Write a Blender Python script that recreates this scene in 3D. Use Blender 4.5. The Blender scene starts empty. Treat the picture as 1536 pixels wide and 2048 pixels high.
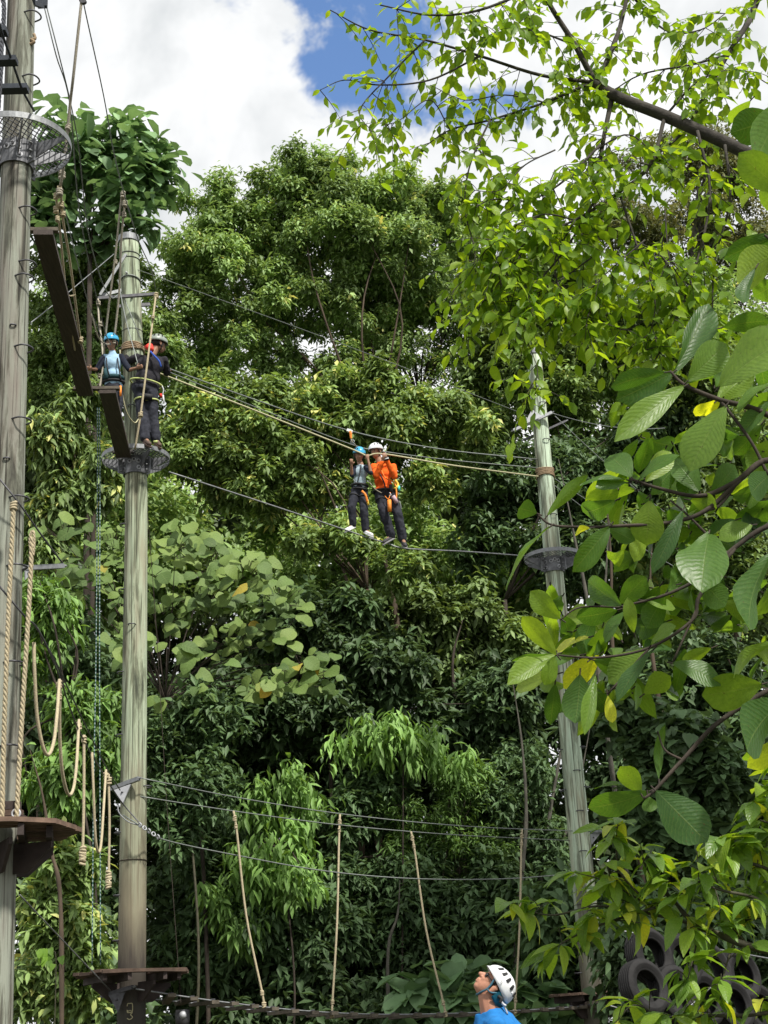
import bpy, math, random
import numpy as np
from mathutils import Vector, Matrix, noise

random.seed(7)
sc = bpy.context.scene
col = sc.collection
R_ = math.radians

# ------------------------------------------------------------------ camera
FPX = 2950.0                                   # focal length in pixels of the 1536x2048 photograph
PITCH, ROLL = R_(20.3), R_(3.0)
CAM = Vector((0, 0, 1.3))
cp, sp, cr, sr = math.cos(PITCH), math.sin(PITCH), math.cos(ROLL), math.sin(ROLL)
FW = Vector((0, cp, sp)); R0 = Vector((1, 0, 0)); U0 = Vector((0, -sp, cp))
RT = R0 * cr - U0 * sr
UP = R0 * sr + U0 * cr
cam_data = bpy.data.cameras.new('camera')
cam = bpy.data.objects.new('camera', cam_data); col.objects.link(cam)
m = Matrix.Identity(4)
for i in range(3):
    m[i][0], m[i][1], m[i][2], m[i][3] = RT[i], UP[i], -FW[i], CAM[i]
cam.matrix_world = m
cam_data.sensor_fit = 'VERTICAL'; cam_data.sensor_height = 24.0
cam_data.lens = FPX / 2048 * 24.0
cam_data.clip_start = 0.1; cam_data.clip_end = 2000
sc.camera = cam

# ------------------------------------------------------------------ sky, sun, exposure
SUN = Vector((0.36, -0.48, 0.80)).normalized()     # towards the sun
elev = math.asin(SUN.z); azim = math.atan2(SUN.x, SUN.y)
world = bpy.data.worlds.new('World'); sc.world = world; world.use_nodes = True
wn = world.node_tree.nodes; wl = world.node_tree.links
wn.clear()
w_out = wn.new('ShaderNodeOutputWorld'); w_bg = wn.new('ShaderNodeBackground')
w_sky = wn.new('ShaderNodeTexSky'); w_sky.sky_type = 'NISHITA'; w_sky.sun_disc = False
w_sky.sun_elevation = elev; w_sky.sun_rotation = azim; w_sky.air_density = 1.0; w_sky.dust_density = 0.4; w_sky.ozone_density = 2.0
w_tc = wn.new('ShaderNodeTexCoord')


def wmath(op, a, b=None, c=None):
    n = wn.new('ShaderNodeMath'); n.operation = op
    for k, v in enumerate((a, b, c)):
        if v is None: continue
        if hasattr(v, 'is_linked'): wl.new(v, n.inputs[k])
        else: n.inputs[k].default_value = v
    return n.outputs[0]


def wnoise(scale, detail, rough, dist=0.0, off=(0, 0, 0)):
    mp = wn.new('ShaderNodeMapping'); wl.new(w_tc.outputs['Generated'], mp.inputs['Vector'])
    mp.inputs['Location'].default_value = off
    n = wn.new('ShaderNodeTexNoise'); n.inputs['Scale'].default_value = scale; n.inputs['Detail'].default_value = detail
    n.inputs['Roughness'].default_value = rough; n.inputs['Distortion'].default_value = dist
    wl.new(mp.outputs[0], n.inputs['Vector']); return n.outputs['Fac']


def ray(px, py):
    return (FW * FPX + RT * (px - 768) + UP * (1024 - py)).normalized()


def wdot(px, py):
    n = wn.new('ShaderNodeVectorMath'); n.operation = 'DOT_PRODUCT'
    wl.new(w_tc.outputs['Generated'], n.inputs[0]); n.inputs[1].default_value = ray(px, py)
    return n.outputs['Value']


def wsmooth(v, a, b):
    n = wn.new('ShaderNodeMapRange'); n.interpolation_type = 'SMOOTHSTEP'
    wl.new(v, n.inputs['Value']); n.inputs['From Min'].default_value = a; n.inputs['From Max'].default_value = b
    return n.outputs[0]


cl_edge = wnoise(13.0, 5.0, 0.6, 0.2, (3.1, 0.4, 1.7))
cl_big = wnoise(2.3, 2.0, 0.5, 0.0, (0.7, 2.2, 5.0))
gap = wsmooth(wdot(745, 0), math.cos(R_(6.4)), math.cos(R_(1.3)))
gap2 = wsmooth(wdot(920, 190), math.cos(R_(6.5)), math.cos(R_(1.0)))
gap3 = wsmooth(wdot(490, -25), math.cos(R_(2.2)), math.cos(R_(0.6)))
gaps = wmath('MAXIMUM', wmath('MAXIMUM', gap, wmath('MULTIPLY', gap2, 0.75)), wmath('MULTIPLY', gap3, 0.8))
cover = wmath('ADD', wmath('MULTIPLY', cl_edge, 2.6), wmath('MULTIPLY', cl_big, 0.9))
cover = wmath('SUBTRACT', cover, wmath('MULTIPLY', gaps, 1.15))
cloud = wsmooth(cover, 0.70, 1.10)
shade = wnoise(6.5, 5.0, 0.55, 0.4, (1.2, 5.5, 0.3))
w_cr = wn.new('ShaderNodeValToRGB'); wl.new(shade, w_cr.inputs['Fac'])
w_cr.color_ramp.elements[0].position = 0.36; w_cr.color_ramp.elements[0].color = (3.9, 4.08, 4.18, 1)
w_cr.color_ramp.elements[1].position = 0.66; w_cr.color_ramp.elements[1].color = (6.6, 6.6, 6.6, 1)
w_hs = wn.new('ShaderNodeMixRGB'); w_hs.blend_type = 'MULTIPLY'; w_hs.inputs['Fac'].default_value = 1.0
wl.new(w_sky.outputs[0], w_hs.inputs['Color1']); w_hs.inputs['Color2'].default_value = (1.0, 1.12, 1.25, 1)
w_mix = wn.new('ShaderNodeMixRGB'); wl.new(cloud, w_mix.inputs['Fac'])
wl.new(w_hs.outputs[0], w_mix.inputs['Color1']); wl.new(w_cr.outputs[0], w_mix.inputs['Color2'])
wl.new(w_mix.outputs[0], w_bg.inputs['Color']); w_bg.inputs['Strength'].default_value = 0.10
wl.new(w_bg.outputs[0], w_out.inputs['Surface'])

sun_d = bpy.data.lights.new('sun', 'SUN'); sun_d.energy = 3.2; sun_d.angle = R_(4.0); sun_d.color = (1.0, 0.95, 0.86)
sun = bpy.data.objects.new('sun', sun_d); col.objects.link(sun)
sun.rotation_mode = 'QUATERNION'; sun.rotation_quaternion = SUN.to_track_quat('Z', 'Y'); sun.location = (6, -4, 30)

sc.view_settings.view_transform = 'Standard'; sc.view_settings.look = 'None'
sc.view_settings.exposure = 0.86; sc.view_settings.gamma = 1.0; sc.view_settings.use_curve_mapping = False
sc.render.engine = 'CYCLES'
sc.cycles.max_bounces = 7; sc.cycles.diffuse_bounces = 4; sc.cycles.glossy_bounces = 2
sc.cycles.transmission_bounces = 5; sc.cycles.transparent_max_bounces = 4
sc.cycles.use_adaptive_sampling = True; sc.cycles.adaptive_threshold = 0.012


# ------------------------------------------------------------------ helpers: pixels to points
def at(px, py, D):
    """world point on the sight line through a photograph pixel, at forward distance D metres"""
    d = FW * FPX + RT * (px - 768) + UP * (1024 - py)
    return CAM + d * (D / d.y)


def at_z(px, py, z):
    d = FW * FPX + RT * (px - 768) + UP * (1024 - py)
    return CAM + d * ((z - CAM.z) / d.z)


def mpp(P):
    """metres per photograph pixel at P"""
    return (Vector(P) - CAM).dot(FW) / FPX


# ------------------------------------------------------------------ helpers: meshes
def frame(axis, hint=Vector((0, 0, 1))):
    a = Vector(axis).normalized()
    if abs(a.dot(hint)) > 0.97: hint = Vector((1, 0, 0)) if abs(a.x) < 0.9 else Vector((0, 1, 0))
    s = a.cross(hint).normalized(); t = s.cross(a).normalized()
    return a, s, t


def smooth_path(pts, n=6):
    """Catmull-Rom through pts"""
    P = [Vector(p) for p in pts]
    if len(P) < 3: return [P[0].lerp(P[-1], k / n) for k in range(n + 1)]
    Q = [P[0] * 2 - P[1]] + P + [P[-1] * 2 - P[-2]]
    out = []
    for i in range(1, len(Q) - 2):
        p0, p1, p2, p3 = Q[i - 1], Q[i], Q[i + 1], Q[i + 2]
        for k in range(n):
            t = k / n
            out.append(0.5 * ((2 * p1) + (p2 - p0) * t + (2 * p0 - 5 * p1 + 4 * p2 - p3) * t * t + (3 * p1 - p0 - 3 * p2 + p3) * t ** 3))
    out.append(P[-1].copy())
    return out


class MB:
    def __init__(self): self.v = []; self.f = []

    def add(self, vs, fs):
        b = len(self.v); self.v += [Vector(p) for p in vs]; self.f += [tuple(b + i for i in f) for f in fs]; return self

    def box(self, c, sx, sy, sz, X=Vector((1, 0, 0)), Y=Vector((0, 1, 0)), Z=Vector((0, 0, 1))):
        c = Vector(c); vs = []
        for k in (-.5, .5):
            for j in (-.5, .5):
                for i in (-.5, .5): vs.append(c + X * (i * sx) + Y * (j * sy) + Z * (k * sz))
        return self.add(vs, [(0, 2, 3, 1), (4, 5, 7, 6), (0, 1, 5, 4), (1, 3, 7, 5), (3, 2, 6, 7), (2, 0, 4, 6)])

    def beam(self, p, q, w, h, up=Vector((0, 0, 1))):
        p, q = Vector(p), Vector(q); a, s, t = frame(q - p, up)
        return self.box((p + q) / 2, (q - p).length, w, h, a, s, t)

    def tube(self, pts, r, n=8, cap=True):
        P = [Vector(p) for p in pts]; rs = r if isinstance(r, (list, tuple)) else [r] * len(P)
        if len(rs) != len(P): rs = [rs[0] + (rs[-1] - rs[0]) * k / (len(P) - 1) for k in range(len(P))]
        base = len(self.v); prev = None
        for i, p in enumerate(P):
            d = (P[min(i + 1, len(P) - 1)] - P[max(i - 1, 0)])
            if d.length < 1e-9: d = Vector((0, 0, 1))
            d.normalize()
            if prev is None: _, s, t = frame(d)
            else:
                s = (prev - d * prev.dot(d)); s = s.normalized() if s.length > 1e-6 else frame(d)[1]
                t = s.cross(d).normalized() * -1
                t = d.cross(s)
            prev = s
            if i == 0: t = d.cross(s)
            for k in range(n):
                a = 2 * math.pi * k / n
                self.v.append(p + (s * math.cos(a) + t * math.sin(a)) * rs[i])
        for i in range(len(P) - 1):
            for k in range(n):
                a = base + i * n + k; b = base + i * n + (k + 1) % n
                self.f.append((a, b, b + n, a + n))
        if cap:
            self.f.append(tuple(base + k for k in reversed(range(n))))
            self.f.append(tuple(base + (len(P) - 1) * n + k for k in range(n)))
        return self

    def ell(self, c, r, M=None, nu=12, nv=8):
        c = Vector(c); r = r if hasattr(r, '__len__') else (r, r, r)
        X, Y, Z = (M.col[0], M.col[1], M.col[2]) if M is not None else (Vector((1, 0, 0)), Vector((0, 1, 0)), Vector((0, 0, 1)))
        vs = [c + Z * r[2]]
        for j in range(1, nv):
            th = math.pi * j / nv
            for i in range(nu):
                ph = 2 * math.pi * i / nu
                vs.append(c + X * (r[0] * math.sin(th) * math.cos(ph)) + Y * (r[1] * math.sin(th) * math.sin(ph)) + Z * (r[2] * math.cos(th)))
        vs.append(c - Z * r[2]); fs = []
        for i in range(nu): fs.append((0, 1 + i, 1 + (i + 1) % nu))
        for j in range(nv - 2):
            for i in range(nu):
                a = 1 + j * nu + i; b = 1 + j * nu + (i + 1) % nu; fs.append((a, a + nu, b + nu, b))
        L = len(vs) - 1; o = 1 + (nv - 2) * nu
        for i in range(nu): fs.append((L, o + (i + 1) % nu, o + i))
        return self.add(vs, fs)

    def capsule(self, p, q, r0, r1, n=10):
        p, q = Vector(p), Vector(q); d = (q - p); L = d.length
        if L < 1e-6: return self.ell(p, r0)
        d /= L; pts = []; rs = []
        for k in range(4):
            a = math.pi / 2 * (k + .35) / 4.35; pts.append(p - d * (r0 * math.cos(a))); rs.append(r0 * math.sin(a))
        for k in range(4):
            t = k / 3; pts.append(p + d * (L * t)); rs.append(r0 + (r1 - r0) * t)
        for k in range(3, -1, -1):
            a = math.pi / 2 * (k + .35) / 4.35; pts.append(q + d * (r1 * math.cos(a))); rs.append(r1 * math.sin(a))
        return self.tube(pts, rs, n)

    def lathe(self, c, axis, prof, n=24, closed=False, hint=Vector((0, 0, 1)), sweep=2 * math.pi, start=0.0):
        """prof: (radius, height along the axis)"""
        c = Vector(c); a, s, t = frame(axis, hint); base = len(self.v); full = abs(sweep - 2 * math.pi) < 1e-6
        cols = n if full else n + 1
        for k in range(cols):
            th = start + sweep * k / n; d = s * math.cos(th) + t * math.sin(th)
            for (r, h) in prof: self.v.append(c + d * r + a * h)
        m_ = len(prof)
        for k in range(n):
            k2 = (k + 1) % cols
            for j in range(m_ if closed else m_ - 1):
                j2 = (j + 1) % m_
                self.f.append((base + k * m_ + j, base + k2 * m_ + j, base + k2 * m_ + j2, base + k * m_ + j2))
        return self

    def prism(self, poly, z0, z1):
        n = len(poly); vs = [Vector((p[0], p[1], z0)) for p in poly] + [Vector((p[0], p[1], z1)) for p in poly]
        fs = [tuple(reversed(range(n))), tuple(range(n, 2 * n))] + [(i, (i + 1) % n, n + (i + 1) % n, n + i) for i in range(n)]
        return self.add(vs, fs)

    def plate(self, pts, nrm, th):
        """a flat polygon of thickness th"""
        nrm = Vector(nrm).normalized(); n = len(pts)
        vs = [Vector(p) - nrm * th / 2 for p in pts] + [Vector(p) + nrm * th / 2 for p in pts]
        return self.add(vs, [tuple(reversed(range(n))), tuple(range(n, 2 * n))] + [(i, (i + 1) % n, n + (i + 1) % n, n + i) for i in range(n)])

    def mesh(self, name, org=Vector((0, 0, 0)), smooth=False):
        me = bpy.data.meshes.new(name)
        me.from_pydata([tuple(p - org) for p in self.v], [], self.f)
        if smooth: me.polygons.foreach_set('use_smooth', [True] * len(me.polygons))
        me.update(); return me

    def build(self, name, mat, parent=None, smooth=False, loc=None):
        if parent is not None: org = top(parent).location.copy()
        else: org = Vector(loc) if loc is not None else Vector((0, 0, 0))
        me = self.mesh(name, org, smooth); me.materials.append(mat)
        o = bpy.data.objects.new(name, me); col.objects.link(o)
        if parent is not None: o.parent = parent
        else: o.location = org
        return o


def top(o):
    while o.parent is not None: o = o.parent
    return o


def tag(o, label=None, cat=None, group=None, kind=None):
    if label: o['label'] = label
    if cat: o['category'] = cat
    if group: o['group'] = group
    if kind: o['kind'] = kind
    return o


def thing(name, label, cat, loc, group=None):
    o = bpy.data.objects.new(name, None); col.objects.link(o); o.location = Vector(loc); o.empty_display_size = 0.2
    return tag(o, label, cat, group)


def clip_poly(poly, nx, ny, d):
    """keep the side nx*x+ny*y <= d"""
    out = []
    for i in range(len(poly)):
        a, b = poly[i], poly[(i + 1) % len(poly)]
        da, db = nx * a[0] + ny * a[1] - d, nx * b[0] + ny * b[1] - d
        if da <= 0: out.append(a)
        if (da < 0 < db) or (db < 0 < da):
            t = da / (da - db); out.append((a[0] + (b[0] - a[0]) * t, a[1] + (b[1] - a[1]) * t))
    return out


# ------------------------------------------------------------------ materials
def new_mat(name):
    mt = bpy.data.materials.new(name); mt.use_nodes = True; nt = mt.node_tree
    return mt, nt.nodes, nt.links, nt.nodes['Principled BSDF']


def ramp(nodes, stops):
    r = nodes.new('ShaderNodeValToRGB'); e = r.color_ramp.elements
    while len(e) < len(stops): e.new(0.5)
    for k, (p, c) in enumerate(stops): e[k].position = p; e[k].color = (*c, 1)
    return r


def noise_node(nodes, links, scale, detail=4, rough=.55, stretch=None, coord='Object', dist=0.0):
    tc = nodes.new('ShaderNodeTexCoord'); n = nodes.new('ShaderNodeTexNoise')
    n.inputs['Scale'].default_value = scale; n.inputs['Detail'].default_value = detail
    n.inputs['Roughness'].default_value = rough; n.inputs['Distortion'].default_value = dist
    mp = nodes.new('ShaderNodeMapping'); mp.inputs['Scale'].default_value = stretch or (1, 1, 1)
    links.new(tc.outputs[coord], mp.inputs['Vector']); links.new(mp.outputs[0], n.inputs['Vector'])
    return n


def plain(name, c, rough=.6, metal=0.0, var=.25, scale=12, bump=.15, spec=.4, stretch=None, c2=None, each=0.0):
    mt, N, L, B = new_mat(name)
    n = noise_node(N, L, scale, 5, .6, stretch)
    hi = c2 or tuple(min(1, x * (1 + var)) for x in c)
    r = ramp(N, [(.3, tuple(x * (1 - var) for x in c)), (.7, hi)])
    L.new(n.outputs['Fac'], r.inputs['Fac']); L.new(r.outputs[0], B.inputs['Base Color'])
    if each:                                  # every board weathers differently
        oi = N.new('ShaderNodeObjectInfo'); re_ = ramp(N, [(0, (1 - each,) * 3), (1, (1 + each,) * 3)]); L.new(oi.outputs['Random'], re_.inputs['Fac'])
        mo = N.new('ShaderNodeMixRGB'); mo.blend_type = 'MULTIPLY'; mo.inputs['Fac'].default_value = 1; L.new(r.outputs[0], mo.inputs['Color1']); L.new(re_.outputs[0], mo.inputs['Color2']); L.new(mo.outputs[0], B.inputs['Base Color'])
    B.inputs['Roughness'].default_value = rough; B.inputs['Metallic'].default_value = metal
    B.inputs['Specular IOR Level'].default_value = spec
    if bump:
        n2 = noise_node(N, L, scale * 3, 4, .6, stretch); b = N.new('ShaderNodeBump'); b.inputs['Strength'].default_value = bump
        b.inputs['Distance'].default_value = .01
        L.new(n2.outputs['Fac'], b.inputs['Height']); L.new(b.outputs[0], B.inputs['Normal'])
    return mt


def pole_mat(name, pale, mid, brown, foot=None):
    """weathered treated timber: vertical grain, dark weather stains, cracks, a darker foot above the deck"""
    mt, N, L, B = new_mat(name)
    g = noise_node(N, L, 42, 6, .65, (1, 1, .03)); g2 = noise_node(N, L, 5, 5, .6, (1, 1, .14)); st = noise_node(N, L, 6.5, 8, .66, (1, 1, .085), dist=.6)
    r = ramp(N, [(.25, mid), (.55, pale), (.8, tuple(x * 1.15 for x in pale))]); L.new(g.outputs['Fac'], r.inputs['Fac'])
    rb = ramp(N, [(.46, (0, 0, 0)), (.66, (1, 1, 1))]); L.new(g2.outputs['Fac'], rb.inputs['Fac'])
    m1 = N.new('ShaderNodeMixRGB'); L.new(rb.outputs[0], m1.inputs['Fac']); L.new(r.outputs[0], m1.inputs['Color1']); m1.inputs['Color2'].default_value = (*brown, 1)
    rs = ramp(N, [(.49, (1, 1, 1)), (.55, (.50, .48, .45)), (.64, (.13, .12, .12))]); L.new(st.outputs['Fac'], rs.inputs['Fac'])
    m2 = N.new('ShaderNodeMixRGB'); m2.blend_type = 'MULTIPLY'; m2.inputs['Fac'].default_value = .9
    L.new(m1.outputs[0], m2.inputs['Color1']); L.new(rs.outputs[0], m2.inputs['Color2'])
    ck = noise_node(N, L, 48, 3, .5, (1, 1, .010)); rk = ramp(N, [(.36, (.16, .14, .13)), (.43, (1, 1, 1))]); L.new(ck.outputs['Fac'], rk.inputs['Fac'])
    m3 = N.new('ShaderNodeMixRGB'); m3.blend_type = 'MULTIPLY'; m3.inputs['Fac'].default_value = .8
    L.new(m2.outputs[0], m3.inputs['Color1']); L.new(rk.outputs[0], m3.inputs['Color2'])
    last = m3.outputs[0]
    for (z0, z1, c) in (foot or []):          # a weathered band between two heights, with a ragged edge
        tc = N.new('ShaderNodeTexCoord'); sx = N.new('ShaderNodeSeparateXYZ'); L.new(tc.outputs['Object'], sx.inputs[0])
        jag = noise_node(N, L, 8, 5, .6, (1, 1, .12)); a = N.new('ShaderNodeMath'); a.operation = 'MULTIPLY_ADD'
        L.new(jag.outputs['Fac'], a.inputs[0]); a.inputs[1].default_value = 1.1; L.new(sx.outputs['Z'], a.inputs[2])
        mr = N.new('ShaderNodeMapRange'); L.new(a.outputs[0], mr.inputs['Value']); mr.inputs['From Min'].default_value = z0 + .55; mr.inputs['From Max'].default_value = z1 + .55
        mr.inputs['To Min'].default_value = .93; mr.inputs['To Max'].default_value = 0
        mx = N.new('ShaderNodeMixRGB'); L.new(mr.outputs[0], mx.inputs['Fac']); L.new(last, mx.inputs['Color1']); mx.inputs['Color2'].default_value = (*c, 1); last = mx.outputs[0]
    L.new(last, B.inputs['Base Color']); B.inputs['Roughness'].default_value = .85; B.inputs['Specular IOR Level'].default_value = .2
    b = N.new('ShaderNodeBump'); b.inputs['Strength'].default_value = .5; b.inputs['Distance'].default_value = .012
    ad = N.new('ShaderNodeMath'); ad.operation = 'MULTIPLY'; L.new(g.outputs['Fac'], ad.inputs[0]); L.new(rk.outputs[0], ad.inputs[1])
    L.new(ad.outputs[0], b.inputs['Height']); L.new(b.outputs[0], B.inputs['Normal'])
    return mt


def leaf_mat(name, stops, trans=.3, rough=.42, spec=.45, veins=0, source='attr', tcol=(1.35, 1.25, .5), vein_col=None, vein_amt=.4, bump=.35):
    """thin leaf: glossy front, light passing through; colour differs from leaf to leaf"""
    mt, N, L, B = new_mat(name)
    out = N['Material Output']
    if source == 'attr':
        a = N.new('ShaderNodeAttribute'); a.attribute_name = 'tint'; fac = a.outputs['Fac']
    else:
        a = N.new('ShaderNodeObjectInfo'); fac = a.outputs['Random']
    r = ramp(N, stops); L.new(fac, r.inputs['Fac']); colr = r.outputs[0]
    nz = noise_node(N, L, 14 if source != 'attr' else 3, 4, .6)
    rn = ramp(N, [(.3, (.75, .78, .7)), (.7, (1.18, 1.12, 1.1))]); L.new(nz.outputs['Fac'], rn.inputs['Fac'])
    mm = N.new('ShaderNodeMixRGB'); mm.blend_type = 'MULTIPLY'; mm.inputs['Fac'].default_value = .8
    L.new(colr, mm.inputs['Color1']); L.new(rn.outputs[0], mm.inputs['Color2']); colr = mm.outputs[0]
    if veins:
        uv = N.new('ShaderNodeUVMap'); uv.uv_map = 'leaf'; s = N.new('ShaderNodeSeparateXYZ'); L.new(uv.outputs[0], s.inputs[0])

        def mth(op, x, y=None, z=None):
            n = N.new('ShaderNodeMath'); n.operation = op
            for k, v in enumerate((x, y, z)):
                if v is None: continue
                if hasattr(v, 'is_linked'): L.new(v, n.inputs[k])
                else: n.inputs[k].default_value = v
            return n.outputs[0]
        au = mth('ABSOLUTE', mth('SUBTRACT', s.outputs['X'], .5))
        wob = noise_node(N, L, 9, 2, .5)
        ph = mth('FRACT', mth('MULTIPLY', mth('ADD', mth('SUBTRACT', s.outputs['Y'], mth('MULTIPLY', mth('POWER', au, 1.25), .5)), mth('MULTIPLY', wob.outputs['Fac'], .07)), float(veins)))
        d1 = mth('ABSOLUTE', mth('SUBTRACT', ph, .5))
        side = N.new('ShaderNodeMapRange'); L.new(d1, side.inputs['Value']); side.inputs['From Min'].default_value = .02; side.inputs['From Max'].default_value = .11; side.inputs['To Min'].default_value = 1; side.inputs['To Max'].default_value = 0
        rib = N.new('ShaderNodeMapRange'); L.new(au, rib.inputs['Value']); rib.inputs['From Min'].default_value = .006; rib.inputs['From Max'].default_value = .022; rib.inputs['To Min'].default_value = 1; rib.inputs['To Max'].default_value = 0
        vn = mth('MAXIMUM', mth('MULTIPLY', side.outputs[0], .55), rib.outputs[0])
        mv = N.new('ShaderNodeMixRGB'); L.new(mth('MULTIPLY', vn, vein_amt), mv.inputs['Fac']); L.new(colr, mv.inputs['Color1']); mv.inputs['Color2'].default_value = (*(vein_col or (.3, .36, .12)), 1)
        colr = mv.outputs[0]
        pill = mth('MULTIPLY', d1, 1.0)
        b = N.new('ShaderNodeBump'); b.inputs['Strength'].default_value = bump; b.inputs['Distance'].default_value = .006
        L.new(mth('SUBTRACT', pill, mth('MULTIPLY', rib.outputs[0], .5)), b.inputs['Height']); L.new(b.outputs[0], B.inputs['Normal'])
    if source == 'obj':                       # brown scorch marks and insect damage
        bl = noise_node(N, L, 21, 3, .6); rb = ramp(N, [(.66, (0, 0, 0)), (.72, (1, 1, 1))]); L.new(bl.outputs['Fac'], rb.inputs['Fac'])
        mb_ = N.new('ShaderNodeMixRGB'); L.new(rb.outputs[0], mb_.inputs['Fac']); L.new(colr, mb_.inputs['Color1']); mb_.inputs['Color2'].default_value = (.11, .085, .03, 1); colr = mb_.outputs[0]
    L.new(colr, B.inputs['Base Color']); B.inputs['Roughness'].default_value = rough; B.inputs['Specular IOR Level'].default_value = spec
    tm = N.new('ShaderNodeMixRGB'); tm.blend_type = 'MULTIPLY'; tm.inputs['Fac'].default_value = 1; L.new(colr, tm.inputs['Color1']); tm.inputs['Color2'].default_value = (*tcol, 1)
    tr = N.new('ShaderNodeBsdfTranslucent'); L.new(tm.outputs[0], tr.inputs['Color'])
    mx = N.new('ShaderNodeMixShader'); mx.inputs['Fac'].default_value = trans
    L.new(B.outputs[0], mx.inputs[1]); L.new(tr.outputs[0], mx.inputs[2]); L.new(mx.outputs[0], out.inputs['Surface'])
    return mt


M = {}
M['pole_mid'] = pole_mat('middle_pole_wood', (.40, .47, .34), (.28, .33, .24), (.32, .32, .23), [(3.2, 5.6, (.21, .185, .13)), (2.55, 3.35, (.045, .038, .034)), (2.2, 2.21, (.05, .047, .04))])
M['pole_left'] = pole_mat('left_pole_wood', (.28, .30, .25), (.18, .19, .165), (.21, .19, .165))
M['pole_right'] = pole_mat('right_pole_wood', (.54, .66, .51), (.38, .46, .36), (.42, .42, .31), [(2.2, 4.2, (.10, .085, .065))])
M['steel'] = plain('galvanised_steel', (.24, .25, .26), .55, .6, .25, 20, .1)
M['dark_steel'] = plain('dull_dark_steel', (.10, .10, .11), .55, .6, .3, 20, .15)
M['disc_steel'] = plain('platform_steel', (.17, .175, .19), .55, .45, .35, 9, .15)
M['pale_steel'] = plain('pale_plate', (.42, .43, .46), .55, .3, .15, 9, .1)
M['cable'] = plain('wire_cable', (.20, .22, .21), .5, .5, .2, 40, 0)
M['rope'] = plain('natural_rope', (.42, .36, .24), .9, 0, .25, 60, .4)
M['rope_grey'] = plain('grey_rope', (.34, .31, .25), .9, 0, .3, 60, .4)
M['rope_pale'] = plain('pale_hand_rope', (.44, .42, .26), .85, 0, .2, 60, .2)
M['rope_brown'] = plain('brown_rope', (.30, .22, .14), .9, 0, .3, 50, .4)
M['plank'] = plain('dark_stained_plank', (.055, .042, .036), .75, 0, .35, 7, .3, stretch=(6, .6, 6))
M['deck'] = plain('weathered_deck_board', (.13, .085, .062), .85, 0, .4, 8, .4, stretch=(1, 1, 1), each=.45)
M['deck_dark'] = plain('dark_deck_beam', (.045, .033, .030), .8, 0, .35, 8, .3)
M['slat'] = plain('bridge_slat_wood', (.10, .085, .066), .85, 0, .4, 9, .4, each=.35)
M['slat_dark'] = plain('dark_slat_wood', (.035, .042, .055), .8, 0, .3, 9, .3)
M['rubber'] = plain('old_tyre_rubber', (.013, .0125, .013), .8, 0, .5, 7, .35, spec=.3, each=.35)
M['bark'] = plain('brown_bark', (.075, .055, .038), .9, 0, .5, 6, .7, stretch=(1, 1, .3))
M['bark_grey'] = plain('grey_lichen_bark', (.085, .08, .065), .9, 0, .55, 9, .7, stretch=(1, 1, .4))
M['bark_dark'] = plain('dark_bark', (.045, .035, .027), .9, 0, .5, 9, .6, stretch=(1, 1, .4))
M['stem_green'] = plain('green_brown_stem', (.055, .052, .03), .7, 0, .4, 20, .3)
M['soil'] = plain('forest_floor_soil', (.05, .04, .028), .95, 0, .5, 1.2, .6, c2=(.07, .075, .035))

# ------------------------------------------------------------------ the ground
gm = MB(); NG = 60
for j in range(NG + 1):
    for i in range(NG + 1):
        x = (i / NG - .5); y = (j / NG - .5)
        x = math.copysign(abs(x * 2) ** 2.2, x) * 300; y = math.copysign(abs(y * 2) ** 2.2, y) * 300 + 15
        z = .12 * noise.noise(Vector((x * .18, y * .18, 3))) + (max(0, y - 30) * .02 if y < 90 else 1.2)
        gm.v.append(Vector((x, y, z)))
for j in range(NG):
    for i in range(NG):
        a = j * (NG + 1) + i; gm.f.append((a, a + 1, a + NG + 2, a + NG + 1))
tag(gm.build('ground', M['soil'], smooth=True), kind='structure')

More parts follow.
